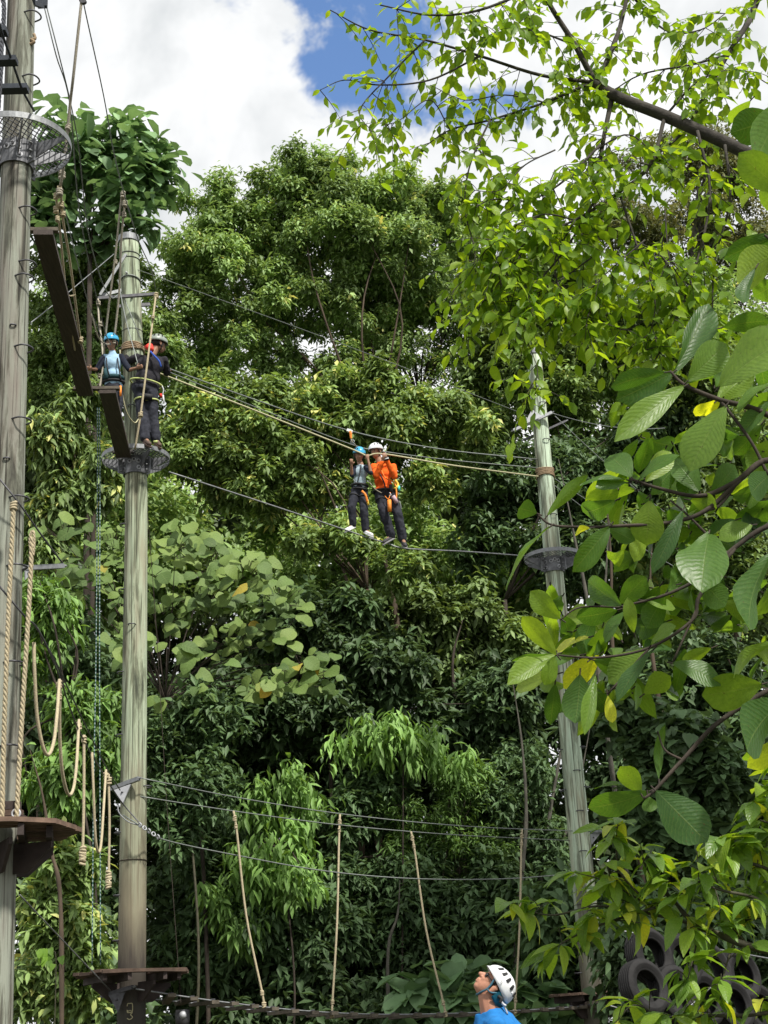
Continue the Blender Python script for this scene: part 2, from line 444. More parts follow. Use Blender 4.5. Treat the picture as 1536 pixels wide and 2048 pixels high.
# ------------------------------------------------------------------ poles
class Pole:
    def __init__(self, px, py, D, r0, r1, ztop, mat, label, capr=None, bend=0.0):
        self.bend = bend
        b = at(px, py, D); self.x, self.y, self.r0, self.r1, self.zt = b.x, b.y, r0, r1, ztop
        self.root = thing('timber_pole', label, 'pole', (b.x, b.y, 0), 'timber poles of the high ropes course')
        mb = MB(); n = 30; rings = 46
        for j in range(rings + 1):
            z = -.3 + (ztop + .3) * j / rings; r = self.r(z)
            for k in range(n):
                a = 2 * math.pi * k / n
                rr = r * (1 + .018 * noise.noise(Vector((math.cos(a) * 2.2, math.sin(a) * 2.2, z * .5 + px))) + .012 * noise.noise(Vector((math.cos(a) * 7, math.sin(a) * 7, z * .25))))
                mb.v.append(Vector((self.cx(z) + rr * math.cos(a), b.y + rr * math.sin(a), z)))
        for j in range(rings):
            for k in range(n):
                a = j * n + k; c = j * n + (k + 1) % n; mb.f.append((a, c, c + n, a + n))
        mb.f.append(tuple(rings * n + k for k in range(n)))
        mb.build('shaft', mat, self.root, smooth=True)
        if capr:
            MB().lathe((self.cx(ztop), b.y, ztop - .09), (0, 0, 1), [(r1 + .004, 0), (r1 + .016, 0), (r1 + .016, .1), (r1 + .002, .112), (0.001, .118)], 30).build('top_band', M['steel'], self.root, smooth=False)

    def cx(self, z): return self.x - self.bend * (max(0, (z - 9) / (self.zt - 9)) ** 1.3 if self.bend > 0 else -max(0, (z - 1.5) / (self.zt - 1.5)))

    def r(self, z): return self.r0 + (self.r1 - self.r0) * max(0, min(1, z / self.zt))

    def p(self, phi, z, out=0.0):
        rr = self.r(z) + out; ph = R_(phi)
        return Vector((self.cx(z) + rr * math.sin(ph), self.y - rr * math.cos(ph), z))

    def z_at(self, py):
        """height on the axis at the given photograph row"""
        lo, hi = -2.0, 20.0
        for _ in range(40):
            mid_ = (lo + hi) / 2; d = Vector((self.cx(mid_), self.y, mid_)) - CAM
            y = 1024 - FPX * d.dot(UP) / d.dot(FW)
            if y > py: lo = mid_
            else: hi = mid_
        return lo

    def rung(self, phi, py, w=.17, out=.085, name='rung'):
        z = self.z_at(py); c = self.p(phi, z); ph = R_(phi); o = Vector((math.sin(ph), -math.cos(ph), 0)); s = Vector((math.cos(ph), math.sin(ph), 0))
        P = [c + s * (w / 2) - o * .06] + [c + s * (w / 2 * math.cos(q * math.pi / 8)) + o * (out * math.sin(q * math.pi / 8) ** .7 if q else 0) for q in range(9)] + [c - s * (w / 2) - o * .06]
        MB().tube(smooth_path(P, 2), .0085, 8).build(name, M['dark_steel'], self.root, smooth=True)

    def band(self, py, r=.006, mat=None, name='wire_band', tilt=0.0, n=1):
        z = self.z_at(py); mb = MB()
        for q in range(n):
            P = []
            for k in range(33):
                a = 2 * math.pi * k / 32; zz = z + tilt * math.cos(a) + q * r * 1.9; rr = self.r(z) + r * .8
                P.append(Vector((self.cx(z) + rr * math.sin(a), self.y - rr * math.cos(a), zz)))
            mb.tube(P, r, 6, cap=False)
        return mb.build(name, mat or M['dark_steel'], self.root, smooth=True)


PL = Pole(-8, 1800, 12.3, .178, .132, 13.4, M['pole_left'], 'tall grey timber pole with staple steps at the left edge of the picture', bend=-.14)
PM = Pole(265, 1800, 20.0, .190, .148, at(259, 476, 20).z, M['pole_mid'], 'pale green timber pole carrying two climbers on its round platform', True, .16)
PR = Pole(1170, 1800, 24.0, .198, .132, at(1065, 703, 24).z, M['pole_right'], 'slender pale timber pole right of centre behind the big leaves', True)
for py, ph in ((40, 68), (168, 66), (430, 66), (536, 70), (566, 58), (706, 62), (850, 60), (1006, 58), (1142, 56), (1334, 54), (1500, 50)): PL.rung(ph, py)
PL.rung(20, 665, .05, .02); PL.rung(12, 930, .05, .02)
for py, ph in ((820, -8), (1255, -6)): PM.rung(ph, py, .10, .05)
for py in (700, 1050, 1180, 1345, 1470, 1585, 1665, 1790, 1880): PM.rung(-86, py, .16, .07)
for py in (1575,): PM.rung(88, py, .16, .07)
for py, ph in ((812, 25), (885, 25), (1035, 25), (1545, 15), (1625, 10), (1705, 8)): PR.rung(ph, py, .11, .05)
for py in (1500, 1580, 1945): PR.rung(-88, py, .16, .08); PR.rung(88, py - 4, .16, .08)
PM.band(512); PM.band(522); PM.band(566, .012, M['cable'], 'sling', .05); PM.band(665, .004); PM.band(1722, .007, M['bark_dark'])
PR.band(778); PR.band(1810, .004, M['bark_dark'])
for phi, py in ((-20, 460), (14, 605), (-10, 556)):
    z = PM.z_at(py); MB().capsule(PM.p(phi, z), PM.p(phi, z, .03), .02, .016, 8).build('bolt', M['pale_steel'], PM.root, smooth=True)
PR.band(956, .013, M['rope_brown'], 'rope_lashing', .03, 3); PR.band(944, .013, M['rope_brown'], 'rope_lashing', -.025, 3)
PM.band(704, .016, M['rope_brown'], 'rope_lashing', .03, 3); PM.band(700, .016, M['rope_brown'], 'rope_lashing', -.04, 2)
kb = PL.p(72, PL.z_at(90)); MB().tube(smooth_path([kb + Vector((-.02, -.02, -.05)), kb + Vector((.03, -.03, -.03)), kb + Vector((0, -.03, 0)), kb + Vector((.035, -.02, .02)), kb + Vector((.02, -.02, .075))], 5), .016, 8).build('rope_knot', M['rope_brown'], PL.root, smooth=True)
# number stencilled on the foot of the middle pole
def digit(strokes, c, w, h, mat, root, name='stencilled_digit'):
    mb = MB()
    for st in strokes:
        mb.tube(smooth_path([c + Vector((u * w, 0, v * h)) for (u, v) in st], 4), .007, 6)
    return mb.build(name, mat, root, smooth=True)
M['stencil'] = plain('faded_stencil_paint', (.36, .33, .20), .8, 0, .2, 40, 0)
zb = PM.z_at(2017); c0 = PM.p(4, zb, .002)
digit([[(-.5, .2), (-.4, .48), (0, .5), (.4, .48), (.5, 0), (.4, -.48), (0, -.5), (-.4, -.48), (-.5, -.2)]], c0, .07, .11, M['stencil'], PM.root)
zb = PM.z_at(2031); c0 = PM.p(4, zb, .002)
digit([[(-.5, .35), (0, .5), (.45, .3), (.1, .04)], [(.1, .04), (.5, -.25), (0, -.5), (-.5, -.35)]], c0, .07, .11, M['stencil'], PM.root)


# ------------------------------------------------------------------ round steel platforms
def disc_platform(P, py, R, label, phis, gus):
    z = P.z_at(py); c = Vector((P.cx(z), P.y, z)); ri = P.r(z) + .012
    root = thing('round_platform', label, 'platform', c, 'round steel mesh platforms on the poles')
    MB().lathe(c, (0, 0, 1), [(R, -.03), (R + .008, -.03), (R + .008, .035), (R, .035)], 56, closed=True).build('rim', M['steel'], root)
    g = MB(); pitch = .052
    for fam in (58, 122):
        d = Vector((math.cos(R_(fam)), math.sin(R_(fam)), 0)); s = Vector((-d.y, d.x, 0))
        k = -int(R / pitch)
        while k * pitch < R:
            o = k * pitch; k += 1
            h = math.sqrt(max(0, R * R - o * o))
            if h < .03: continue
            segs = [(-h, h)]
            if abs(o) < ri: q = math.sqrt(ri * ri - o * o); segs = [(-h, -q), (q, h)]
            for (a, b) in segs:
                if b - a > .02: g.beam(c + s * o + d * a, c + s * o + d * b, .009, .006)
    g.build('mesh_deck', M['disc_steel'], root)
    col_ = MB().lathe(c, (0, 0, 1), [(ri, -.27), (ri + .012, -.27), (ri + .012, -.008), (ri, -.008)], 40, closed=True).build('collar', M['disc_steel'], root)
    for gi in gus:
        o = Vector((math.sin(R_(gi)), -math.cos(R_(gi)), 0)); s = Vector((o.y, -o.x, 0)) * -1
        MB().plate([c + o * (ri + .01) + Vector((0, 0, -.012)), c + o * (R - .004) + Vector((0, 0, -.012)), c + o * (R - .004) + Vector((0, 0, -.05)), c + o * (ri + .02) + Vector((0, 0, -.2))], s, .012).build('gusset', M['disc_steel'], root)
    for phi in phis:
        o = Vector((math.sin(R_(phi)), -math.cos(R_(phi)), 0)); s = Vector((math.cos(R_(phi)), math.sin(R_(phi)), 0))
        MB().box(c + o * (ri + .05) + Vector((0, 0, -.145)), .1, .022, .25, o, s).build('flange', M['disc_steel'], root)
        for hz in (-.06, -.15, -.23):
            MB().capsule(c + o * (ri + .06) + Vector((0, 0, hz)) - s * .03, c + o * (ri + .06) + Vector((0, 0, hz)) + s * .03, .013, .013, 8).build('bolt', M['steel'], root, smooth=True)
    for phi, hz in ((-18, -.1), (22, -.1), (24, -.2), (-52, -.1), (-52, -.2), (2, -.08)):
        o = Vector((math.sin(R_(phi)), -math.cos(R_(phi)), 0))
        b = MB().lathe(c + o * (ri + .012) + Vector((0, 0, hz)), o, [(.033, 0), (.033, .006), (.0005, .006)], 14).build('washer', M['pale_steel'], root)
        MB().lathe(c + o * (ri + .018) + Vector((0, 0, hz)), o, [(.015, 0), (.015, .016), (.0005, .017)], 8).build('bolt', M['dark_steel'], root)
    return root, z


_, ZL = disc_platform(PL, 292, .52, 'round steel mesh platform on the left pole near the top of the picture', (58, 150, 240), (20, 75, 110, 190, 300))
_, ZM = disc_platform(PM, 918, .49, 'round steel mesh platform under the two climbers on the pale green pole', (-58, 60, 180), (-80, 85, 35, 140, 220))
_, ZR = disc_platform(PR, 1116, .485, 'empty round steel mesh platform on the slender right pole', (45, -60, 180), (-75, 80, 120, 240))


# ------------------------------------------------------------------ wooden decks round the pole feet
def wood_deck(P, py, R, label, along, ring=True, braces=(40, 130, 220, 310)):
    z = P.z_at(py); c = Vector((P.cx(z), P.y, z))
    root = thing('wooden_platform', label, 'platform', c, 'wooden platforms low on the poles')
    a = R_(along); ux, uy = math.cos(a), math.sin(a); n = 7; w = 2 * R / n; rng = random.Random(py)
    for k in range(n):
        o0 = -R + k * w + .011; o1 = o0 + w - .022; L = R * 1.2
        poly = [(-L, o0), (L, o0), (L, o1), (-L, o1)]
        for q in range(8):
            th = 2 * math.pi * (q + .5) / 8; poly = clip_poly(poly, math.cos(th), math.sin(th), R)
            if len(poly) < 3: break
        if len(poly) < 3: continue
        mid_ = (o0 + o1) / 2; rp = P.r(z) + .015
        pieces = [poly]
        if o0 < rp and o1 > -rp:
            q = rp
            pieces = [clip_poly(poly, 1, 0, -q), clip_poly(poly, -1, 0, -q)]
        for pc in pieces:
            if len(pc) < 3: continue
            dz = rng.uniform(-.010, .016)
            MB().prism([(c.x + x * ux - y * uy, c.y + x * uy + y * ux) for x, y in pc], z + dz, z + .038 + dz).build('plank', M['deck'], root)
    for s in (-1, 1):
        d = Vector((-uy, ux, 0)); e = Vector((ux, uy, 0))
        for off in (P.r(z) + .05, R * .68):
            h = R * (.9 if off < R * .5 else .62)
            MB().beam(c + e * (s * off) - d * h + Vector((0, 0, -.05)), c + e * (s * off) + d * h + Vector((0, 0, -.05)), .05, .09).build('joist', M['deck_dark'], root)
    for b in braces:
        o = Vector((math.sin(R_(b)), -math.cos(R_(b)), 0)); s = Vector((o.y, -o.x, 0)); r_ = P.r(z)
        MB().plate([c + o * (r_ + .004) + Vector((0, 0, -.1)), c + o * (R * .8) + Vector((0, 0, -.1)), c + o * (R * .8) + Vector((0, 0, -.15)), c + o * (r_ + .12) + Vector((0, 0, -.34)), c + o * (r_ + .004) + Vector((0, 0, -.34))], s, .03).build('bracket', M['deck_dark'], root)
    return root, z


_, zdl = wood_deck(PL, 1668, .64, 'octagonal brown board platform on the left pole, seen from below', 12, braces=(28, 75, 130, 200, 260, 320))
_, zdm = wood_deck(PM, 1950, .72, 'octagonal board platform at the foot of the pale green pole', 28)
_, zdr = wood_deck(PR, 1990, .66, 'dark board platform at the foot of the right pole, next to the tyres', 25)
# stacked step blocks round the left pole above its deck
stp = thing('step_block', 'stacked dark timber blocks with an eye bolt on the left wooden platform', 'block', (PL.x, PL.y, zdl))
for k, (h, w) in enumerate(((.055, .5), (.05, .44), (.07, .40))):
    zz = zdl + .045 + sum((.055, .05, .07)[:k]) + h / 2
    MB().box((PL.x + .03, PL.y - .235, zz), w, .085, h - .004).build('block', M['deck_dark'] if k != 1 else M['deck'], stp)
ring_c = Vector((PL.x + .215, PL.y - .3, zdl + .11))
MB().lathe(ring_c, (0, 1, 0), [(.033 + .009 * math.cos(t), .009 * math.sin(t)) for t in [q * math.pi / 4 for q in range(8)]], 20, closed=True).build('eye_bolt', M['pale_steel'], stp, smooth=True)


# ------------------------------------------------------------------ steel brackets
def bracket(name, label, p, q, w, tri=None, P=None, mat=None):
    root = thing(name, label, 'bracket', (p + q) / 2, 'steel arms bolted to the poles')
    MB().beam(p, q, w, w).build('arm', mat or M['steel'], root)
    if tri:
        d = (q - p).normalized(); nrm = d.cross(Vector((0, 0, 1)))
        MB().plate(tri, nrm, .012).build('plate', mat or M['pale_steel'], root)
        cc = sum(tri, Vector()) / 3 - nrm * .01
        MB().capsule(cc, cc + nrm * .03, .012, .012, 8).build('bolt', M['dark_steel'], root)
    for e in (p, q):
        MB().tube([e, e + (e - (p + q) / 2).normalized() * .04], .012, 8).build('shackle', M['steel'], root)
    return root


b0, b1 = at(222, 1578, 19.95), at(278, 1557, 19.7)
bracket('cable_bracket', 'steel arm with triangular plate on the pale green pole at cable height', b0, b1, .055, [at(228, 1580, 19.75), at(262, 1568, 19.75), at(246, 1606, 19.75)])
b0, b1 = at(205, 1992, 19.85), at(266, 1974, 19.6)
bracket('cable_bracket', 'steel arm with triangular plate just under the low platform of the pale green pole', b0, b1, .05, [at(218, 1991, 19.7), at(251, 1983, 19.7), at(236, 2025, 19.7)], mat=M['dark_steel'])
b0, b1 = at(1027, 861, 23.85), at(1104, 825, 23.8)
bracket('cable_bracket', 'pale sloping steel arm with peaked plate near the top of the right pole', b0, b1, .05, [at(1048, 849, 23.75), at(1085, 833, 23.75), at(1064, 819, 23.75)], mat=M['pale_steel'])
b0, b1 = at(1048, 880, 24.25), at(1132, 842, 24.3)
bracket('cable_bracket', 'thin dark steel arm behind the top of the right pole', b0, b1, .035, mat=M['dark_steel'])
b0, b1 = at(1150, 1668, 24.25), at(1211, 1662, 24.1)
bracket('cable_bracket', 'short steel arm on the right pole at the lower cables', b0, b1, .06, [at(1180, 1668, 24.15), at(1200, 1667, 24.15), at(1183, 1690, 24.15)])
b0, b1 = at(1196, 2023, 23.7), at(1238, 2024, 23.75)
bracket('cable_bracket', 'pale wooden block bolted under the right wooden platform', b0, b1, .075, mat=plain('pale_block', (.34, .30, .24), .8))
b0, b1 = at(48, 1136, 12.5), at(126, 1132, 12.9)
bracket('cable_bracket', 'long level steel arm reaching out of the left pole', b0, b1, .042, [at(50, 1141, 12.5), at(66, 1141, 12.6), at(50, 1160, 12.5)])
# spreader bar near the top of the middle pole
sb = thing('spreader_bar', 'dark steel spreader bar with grey brace across the middle pole above the climbers', 'bar', at(255, 592, 19.75))
MB().beam(at(196, 597, 19.6), at(312, 588, 19.75), .045, .045).build('bar', M['dark_steel'], sb)
MB().beam(at(200, 590, 19.72), at(252, 508, 19.78), .03, .04).build('brace', M['steel'], sb)
MB().beam(at(200, 592, 19.8), at(246, 580, 19.95), .03, .05).build('brace', M['steel'], sb)
MB().beam(at(235, 613, 19.95), at(300, 609, 20.1), .035, .05).build('bar', M['dark_steel'], sb)


# ------------------------------------------------------------------ ropes and cables
def strand(name, label, pts, r, mat, cat='rope', group=None, n=6, sides=6, twist=False, knot=None, sag=0.0):
    P = smooth_path(pts, n) if len(pts) > 2 else [Vector(pts[0]).lerp(Vector(pts[1]), k / 24) for k in range(25)]
    if sag and len(pts) == 2: P = [p - Vector((0, 0, sag * 4 * (k / 24) * (1 - k / 24))) for k, p in enumerate(P)]
    mb = MB()
    if twist:
        D = [0.0]
        for i in range(1, len(P)): D.append(D[-1] + (P[i] - P[i - 1]).length)
        Ltot = D[-1]; step = r * .9; ns = max(8, int(Ltot / step)); pitch = r * 7.0
        ctr = []
        j = 0
        for k in range(ns + 1):
            s = Ltot * k / ns
            while j < len(D) - 2 and D[j + 1] < s: j += 1
            t = (s - D[j]) / max(1e-9, D[j + 1] - D[j]); ctr.append((P[j].lerp(P[j + 1], min(1, t)), s))
        for q in range(3):
            H = []
            for k, (c, s) in enumerate(ctr):
                d = ctr[min(k + 1, ns)][0] - ctr[max(k - 1, 0)][0]; a, u, w = frame(d, Vector((0.3, 1, .05)))
                th = 2 * math.pi * (s / pitch + q / 3); H.append(c + (u * math.cos(th) + w * math.sin(th)) * r * .52)
            mb.tube(H, r * .56, 5)
    else:
        mb.tube(P, r, sides)
    o = mb.build(name, mat, None, smooth=True, loc=P[0])
    tag(o, label, cat, group)
    for (kp, kr) in (knot or []):
        kb = MB(); rg = random.Random(int(kr * 1e5) + len(label))
        for q in range(3):
            ax = Vector((rg.uniform(-.5, .5), rg.uniform(-.5, .5), 1)).normalized()
            kb.lathe(Vector(kp) + Vector((0, 0, (q - 1) * kr * .9)), ax, [(kr * (.75 + .45 * math.cos(t)), kr * .45 * math.sin(t)) for t in [w * math.pi / 3 for w in range(6)]], 12, closed=True)
        kb.build('knot', mat, o, smooth=True)
    return o


CG = 'steel cables of the ropes course'
zt = lambda px, py, D: at(px, py, D)
# wires between the middle and the right pole
strand('steel_cable', 'thin high cable running from the top of the middle pole down to the right pole', [PM.p(60, PM.z_at(545)), at(700, 694, 22.2), PR.p(-60, PR.z_at(838))], .005, M['cable'], 'cable', CG)
strand('steel_cable', 'safety cable above the two climbers on the wire, carrying the trolley', [PM.p(70, PM.z_at(722)), at(500, 796, 21), at(697, 861, 22.1), at(880, 898, 23), PR.p(-60, PR.z_at(921))], .0105, M['cable'], 'cable', CG)
strand('hand_rope', 'pale taut hand rope gripped by the two climbers on the wire', [PM.p(60, PM.z_at(738)), at(520, 825, 21), at(705, 899, 21.85), at(734, 911, 21.85), at(768, 908, 22.0), at(900, 930, 22.9), PR.p(-55, PR.z_at(956))], .0135, M['rope_pale'], 'rope')
strand('steel_cable', 'thin cable just behind the pale hand rope', [PM.p(75, PM.z_at(726)), at(520, 818, 21.3), at(700, 888, 22.3), at(780, 905, 22.5), at(920, 922, 23.2), PR.p(-60, PR.z_at(938))], .0085, M['cable'], 'cable', CG)
foot_pts = [at(338, 944, 20.0), at(520, 1003, 21), at(700, 1063, 22), at(735, 1075, 22.05), at(776, 1087, 22.25), at(812, 1097, 22.35), at(930, 1103, 23.1), at(1052, 1112, 23.8)]
strand('foot_cable', 'tight wire the child and the man in orange stand on', foot_pts, .0115, M['steel'], 'cable', CG)
# right of the right pole
for lab, a, b in (('cable leaving the right pole bracket towards the upper right', at(1104, 826, 23.9), at(1330, 856, 26)), ('cable falling from the right pole bracket behind the big leaves', at(1110, 832, 23.9), at(1420, 1090, 25)),
                  ('cable from the rope lashing of the right pole down to the right', at(1092, 945, 24), at(1420, 1130, 25)), ('lowest cable behind the big leaves right of the pole', at(1098, 962, 24), at(1400, 1160, 24.8))):
    strand('steel_cable', lab, [a, b], .007, M['cable'], 'cable', CG, sag=.12)
# low cables over the bridge
strand('steel_cable', 'upper of the three low cables above the rope bridge', [at(281, 1556, 19.7), at(480, 1596, 20.9), at(700, 1630, 22.1), at(940, 1653, 23.1), at(1205, 1664, 24.1)], .008, M['cable'], 'cable', CG)
strand('steel_cable', 'middle of the three low cables above the rope bridge', [PM.p(40, PM.z_at(1597)), at(467, 1622, 20.8), at(680, 1650, 21.9), at(900, 1669, 23), PR.p(-70, PR.z_at(1681))], .008, M['cable'], 'cable', CG)
strand('steel_cable', 'lowest sagging cable shackled to the pale green pole above the bridge', [at(246, 1630, 19.75), at(285, 1654, 19.6), at(330, 1680, 20.1), at(480, 1712, 20.9), at(650, 1742, 21.7), at(820, 1757, 22.4), at(1000, 1758, 23.2), PR.p(-60, PR.z_at(1748))], .009, M['cable'], 'cable', CG)
shk = MB()
for k in range(5):
    p = at(280 + k * 9, 1650 + k * 6, 19.55 + k * .06); shk.lathe(p, (1, (-1) ** k, .4), [(.028 + .009 * math.cos(t), .009 * math.sin(t)) for t in [q * math.pi / 3 for q in range(6)]], 12, closed=True)
tag(shk.build('shackle_chain', M['pale_steel'], smooth=True, loc=at(285, 1654, 19.6)), 'bright shackles and clamps joining the low cable to the pale green pole', 'shackle')
strand('steel_cable', 'cable loop slung round the pale green pole to the shackles', [at(236, 1607, 19.85), at(238, 1625, 19.7), at(256, 1643, 19.62), at(283, 1652, 19.6)], .009, M['steel'], 'cable', CG)
# bridge
def bez(t, pts):
    k = t * (len(pts) - 1); i = min(int(k), len(pts) - 2); u = k - i
    p0, p1, p2, p3 = pts[max(i - 1, 0)], pts[i], pts[i + 1], pts[min(i + 2, len(pts) - 1)]
    return 0.5 * ((2 * p1) + (p2 - p0) * u + (2 * p0 - 5 * p1 + 4 * p2 - p3) * u * u + (3 * p1 - p0 - 3 * p2 + p3) * u ** 3)
brA = [at(272, 1978, 19.65), at(430, 2002, 20.4), at(600, 2021, 21.2), at(770, 2029, 22.0), at(960, 2025, 22.8), at(1120, 2016, 23.45), at(1196, 2010, 23.8)]
off = Vector((-.36, .60, 0)).normalized() * .62
brB = [p + off + Vector((0, 0, .0)) for p in brA]
brB[0] = at(292, 1997, 20.15)
bridge = thing('rope_bridge', 'low sagging slat bridge on two cables along the bottom of the picture', 'bridge', at(700, 2030, 21.6))
MB().tube(smooth_path(brA, 8), .011, 6).build('bridge_cable', M['steel'], bridge, smooth=True)
MB().tube(smooth_path(brB, 8), .011, 6).build('bridge_cable', M['steel'], bridge, smooth=True)
NS = 24; rg = random.Random(4)
for k in range(NS):
    t = .085 + .9 * k / (NS - 1); a, b = bez(t, brA), bez(t, brB); e = (b - a).normalized()
    sl = MB().beam(a - e * .08 + Vector((0, 0, -.012 + rg.uniform(-.008, .008))), b + e * .08 + Vector((0, 0, -.012 + rg.uniform(-.008, .008))), .105, .045).build('slat', M['slat'], bridge)
    for c in (a, b):
        MB().box(c + Vector((0, 0, .012)), .05, .05, .03).build('clamp', M['dark_steel'], sl)
for k, (p, q, lab) in enumerate(((at(467, 1622, 20.8), at(528, 2010, 20.85), 'leftmost hanging hand rope over the bridge'), (at(680, 1629, 22.0), at(664, 2030, 21.6), 'second hanging hand rope over the bridge from the left'),
                                 (at(822, 1663, 22.6), at(891, 2029, 22.45), 'third hanging hand rope over the bridge from the left'), (at(1044, 1658, 23.5), at(1030, 2024, 23.1), 'hanging hand rope directly behind the white helmet'))):
    d = q - p; mid_ = p.lerp(q, .55) + Vector((-.05 if k % 2 == 0 else .02, 0, -.0))
    strand('hanging_rope', lab, [p, p.lerp(q, .12), mid_, p.lerp(q, .93), q], .0165, M['rope'], 'rope', 'hand ropes hanging over the bridge', knot=[(p.lerp(q, .04), .026), (p.lerp(q, .085), .022), (p.lerp(q, .94), .024), (q, .028)])
strand('lamp_wire', 'thin dark wire hanging from high on the pale green pole to the bridge', [PM.p(60, PM.z_at(960)), at(312, 1250, 20.2), at(333, 1600, 20.3), at(357, 1940, 20.3), at(362, 2010, 20.3)], .0045, M['bark_dark'], 'wire')
jl = thing('hanging_weight', 'shiny metal weight hanging in a dark can under the left end of the bridge', 'weight', at(365, 2052, 20.3))
MB().lathe(at(365, 2052, 20.3), (0, 0, 1), [(.001, 0), (.085, 0), (.095, .1), (.09, .2)], 18).build('can', M['dark_steel'], jl, smooth=True)
MB().ell(at(366, 2030, 20.22), (.05, .05, .05)).build('ball', M['pale_steel'], jl, smooth=True)

# planks bridging the two high platforms
def plank(label, a, b, w, th):
    d = (b - a).normalized(); s = d.cross(Vector((0, 0, 1))).normalized(); root = thing('plank', label, 'plank', a.lerp(b, .5), 'suspended planks between the two high platforms')
    MB().box(a.lerp(b, .5), (b - a).length, w, th, d, s).build('board', M['plank'], root)
    for t in (.012, .985):
        MB().box(a.lerp(b, t) + Vector((0, 0, th * .5 + .02)), .07, w + .1, .04, d, s).build('cross_batten', M['slat'], root)
    return root
zp = ZM + .03
p1a, p1b = at_z(86, 464, zp), at_z(171, 788, zp)
p2a, p2b = at_z(215, 782, zp - .05), at_z(247, 912, zp - .06)
plank('long dark plank seen from below, the nearer of the two beside the left pole', p1a, p1b, .205, .06)
plank('shorter dark plank seen from below reaching the round platform under the climbers', p2a, p2b, .215, .06)
PRG = 'suspension ropes and cables of the plank bridge'
strand('steel_cable', 'left of two cables rising to the block at the top of the left pole', [at(79, -25, 12.9), at(90, 20, 12.9), at(112, 110, 13.1), at(140, 210, 13.7), at(160, 430, 15.5), at(205, 645, 17.6), at(222, 690, 18.4)], .0075, M['cable'], 'cable', PRG)
strand('steel_cable', 'right of two cables rising to the block at the top of the left pole', [at(84, -25, 12.9), at(95, 20, 12.9), at(118, 110, 13.1), at(141, 205, 13.6), at(158, 300, 14.2), at(175, 455, 15.6), at(201, 555, 17), at(222, 595, 18.5), at(238, 588, 19.4)], .0075, M['cable'], 'cable', PRG)
strand('steel_cable', 'dark cable slanting from the top edge past the big-leaved tree to the spreader bar', [at(163, -20, 13), at(170, 20, 13.1), at(207, 190, 14.2), at(233, 330, 15.8), at(273, 470, 17.8), at(301, 535, 19), at(312, 582, 19.7)], .0075, M['cable'], 'cable', PRG)
strand('steel_cable', 'thin cable from the left rope knot across to the climbing child', [at(125, 400, 14.6), at(150, 505, 16), at(175, 600, 17), at(197, 660, 18), at(212, 690, 18.6)], .0065, M['cable'], 'cable', PRG)
strand('suspension_rope', 'thick grey rope dropping from the top edge to the rope bundle beside the left pole', [at(166, -25, 13), at(160, 30, 13), at(147, 150, 13.2), at(140, 210, 13.4), at(130, 310, 13.6), at(121, 372, 13.8)], .016, M['rope_grey'], 'rope', PRG, knot=[(at(136, 255, 13.5), .03), (at(124, 350, 13.8), .036), (at(119, 385, 13.8), .034)])
strand('suspension_rope', 'left strand below the rope bundle, reaching the far edge of the long plank', [at(117, 372, 13.8), at(113, 400, 13.9), at(119, 450, 14.2), at(132, 590, 15.2), at(140, 640, 15.7), at(150, 700, 16.4)], .0125, M['rope'], 'rope', PRG, knot=[(at(113, 392, 13.9), .03), (at(112, 420, 14), .028), (at(115, 438, 14), .024)])
strand('suspension_rope', 'right strand below the rope bundle, reaching the near edge of the long plank', [at(121, 372, 13.8), at(126, 440, 14.2), at(138, 510, 14.8), at(149, 590, 15.4), at(160, 674, 16.2), at(167, 702, 16.6)], .0135, M['rope'], 'rope', PRG, knot=[(at(122, 410, 14), .03), (at(126, 428, 14.1), .027), (at(161, 680, 16.2), .03)])
strand('suspension_rope', 'short link rope between the two strands beside the long plank', [at(132, 588, 15.2), at(141, 592, 15.3), at(150, 589, 15.4)], .011, M['rope'], 'rope', PRG)
strand('suspension_rope', 'left of the rope pair hanging in front of the top of the middle pole', [at(245, 386, 18), at(240, 420, 18.1), at(232, 500, 18.3), at(219, 602, 18.6), at(211, 672, 18.8), at(203, 760, 18.9), at(198, 785, 18.9)], .0145, M['rope_grey'], 'rope', PRG, knot=[(at(246, 390, 18), .034), (at(231, 525, 18.4), .028), (at(200, 775, 18.9), .035)])
strand('suspension_rope', 'right of the rope pair hanging in front of the top of the middle pole', [at(248, 386, 18), at(248, 420, 18.1), at(243, 475, 18.3), at(238, 588, 18.7), at(229, 674, 18.9), at(225, 705, 18.9), at(221, 770, 18.8)], .0145, M['rope_grey'], 'rope', PRG, knot=[(at(250, 408, 18), .034), (at(248, 430, 18.1), .03), (at(222, 745, 18.8), .026), (at(220, 768, 18.8), .03)])
strand('suspension_rope', 'rope from the left end of the spreader bar past the child', [at(196, 598, 19.5), at(198, 640, 19.3), at(204, 690, 19.1), at(206, 730, 18.8), at(199, 778, 18.7)], .014, M['rope_grey'], 'rope', PRG, knot=[(at(197, 606, 19.4), .03), (at(201, 648, 19.2), .028), (at(200, 752, 18.8), .03)])
strand('suspension_rope', 'rope from the right end of the spreader bar down across the man in black', [at(312, 588, 19.6), at(303, 660, 19.4), at(294, 730, 19.3), at(281, 830, 19.3), at(270, 898, 19.4)], .0155, M['rope'], 'rope', PRG, knot=[(at(312, 592, 19.6), .034), (at(306, 635, 19.4), .024), (at(281, 829, 19.3), .032)])
strand('suspension_rope', 'slack yellowish rope loop between the child and the man in black', [at(240, 700, 18.9), at(241, 760, 18.9), at(252, 820, 19), at(268, 845, 19.2), at(277, 838, 19.3), at(281, 829, 19.3)], .0085, M['rope_pale'], 'rope', PRG)
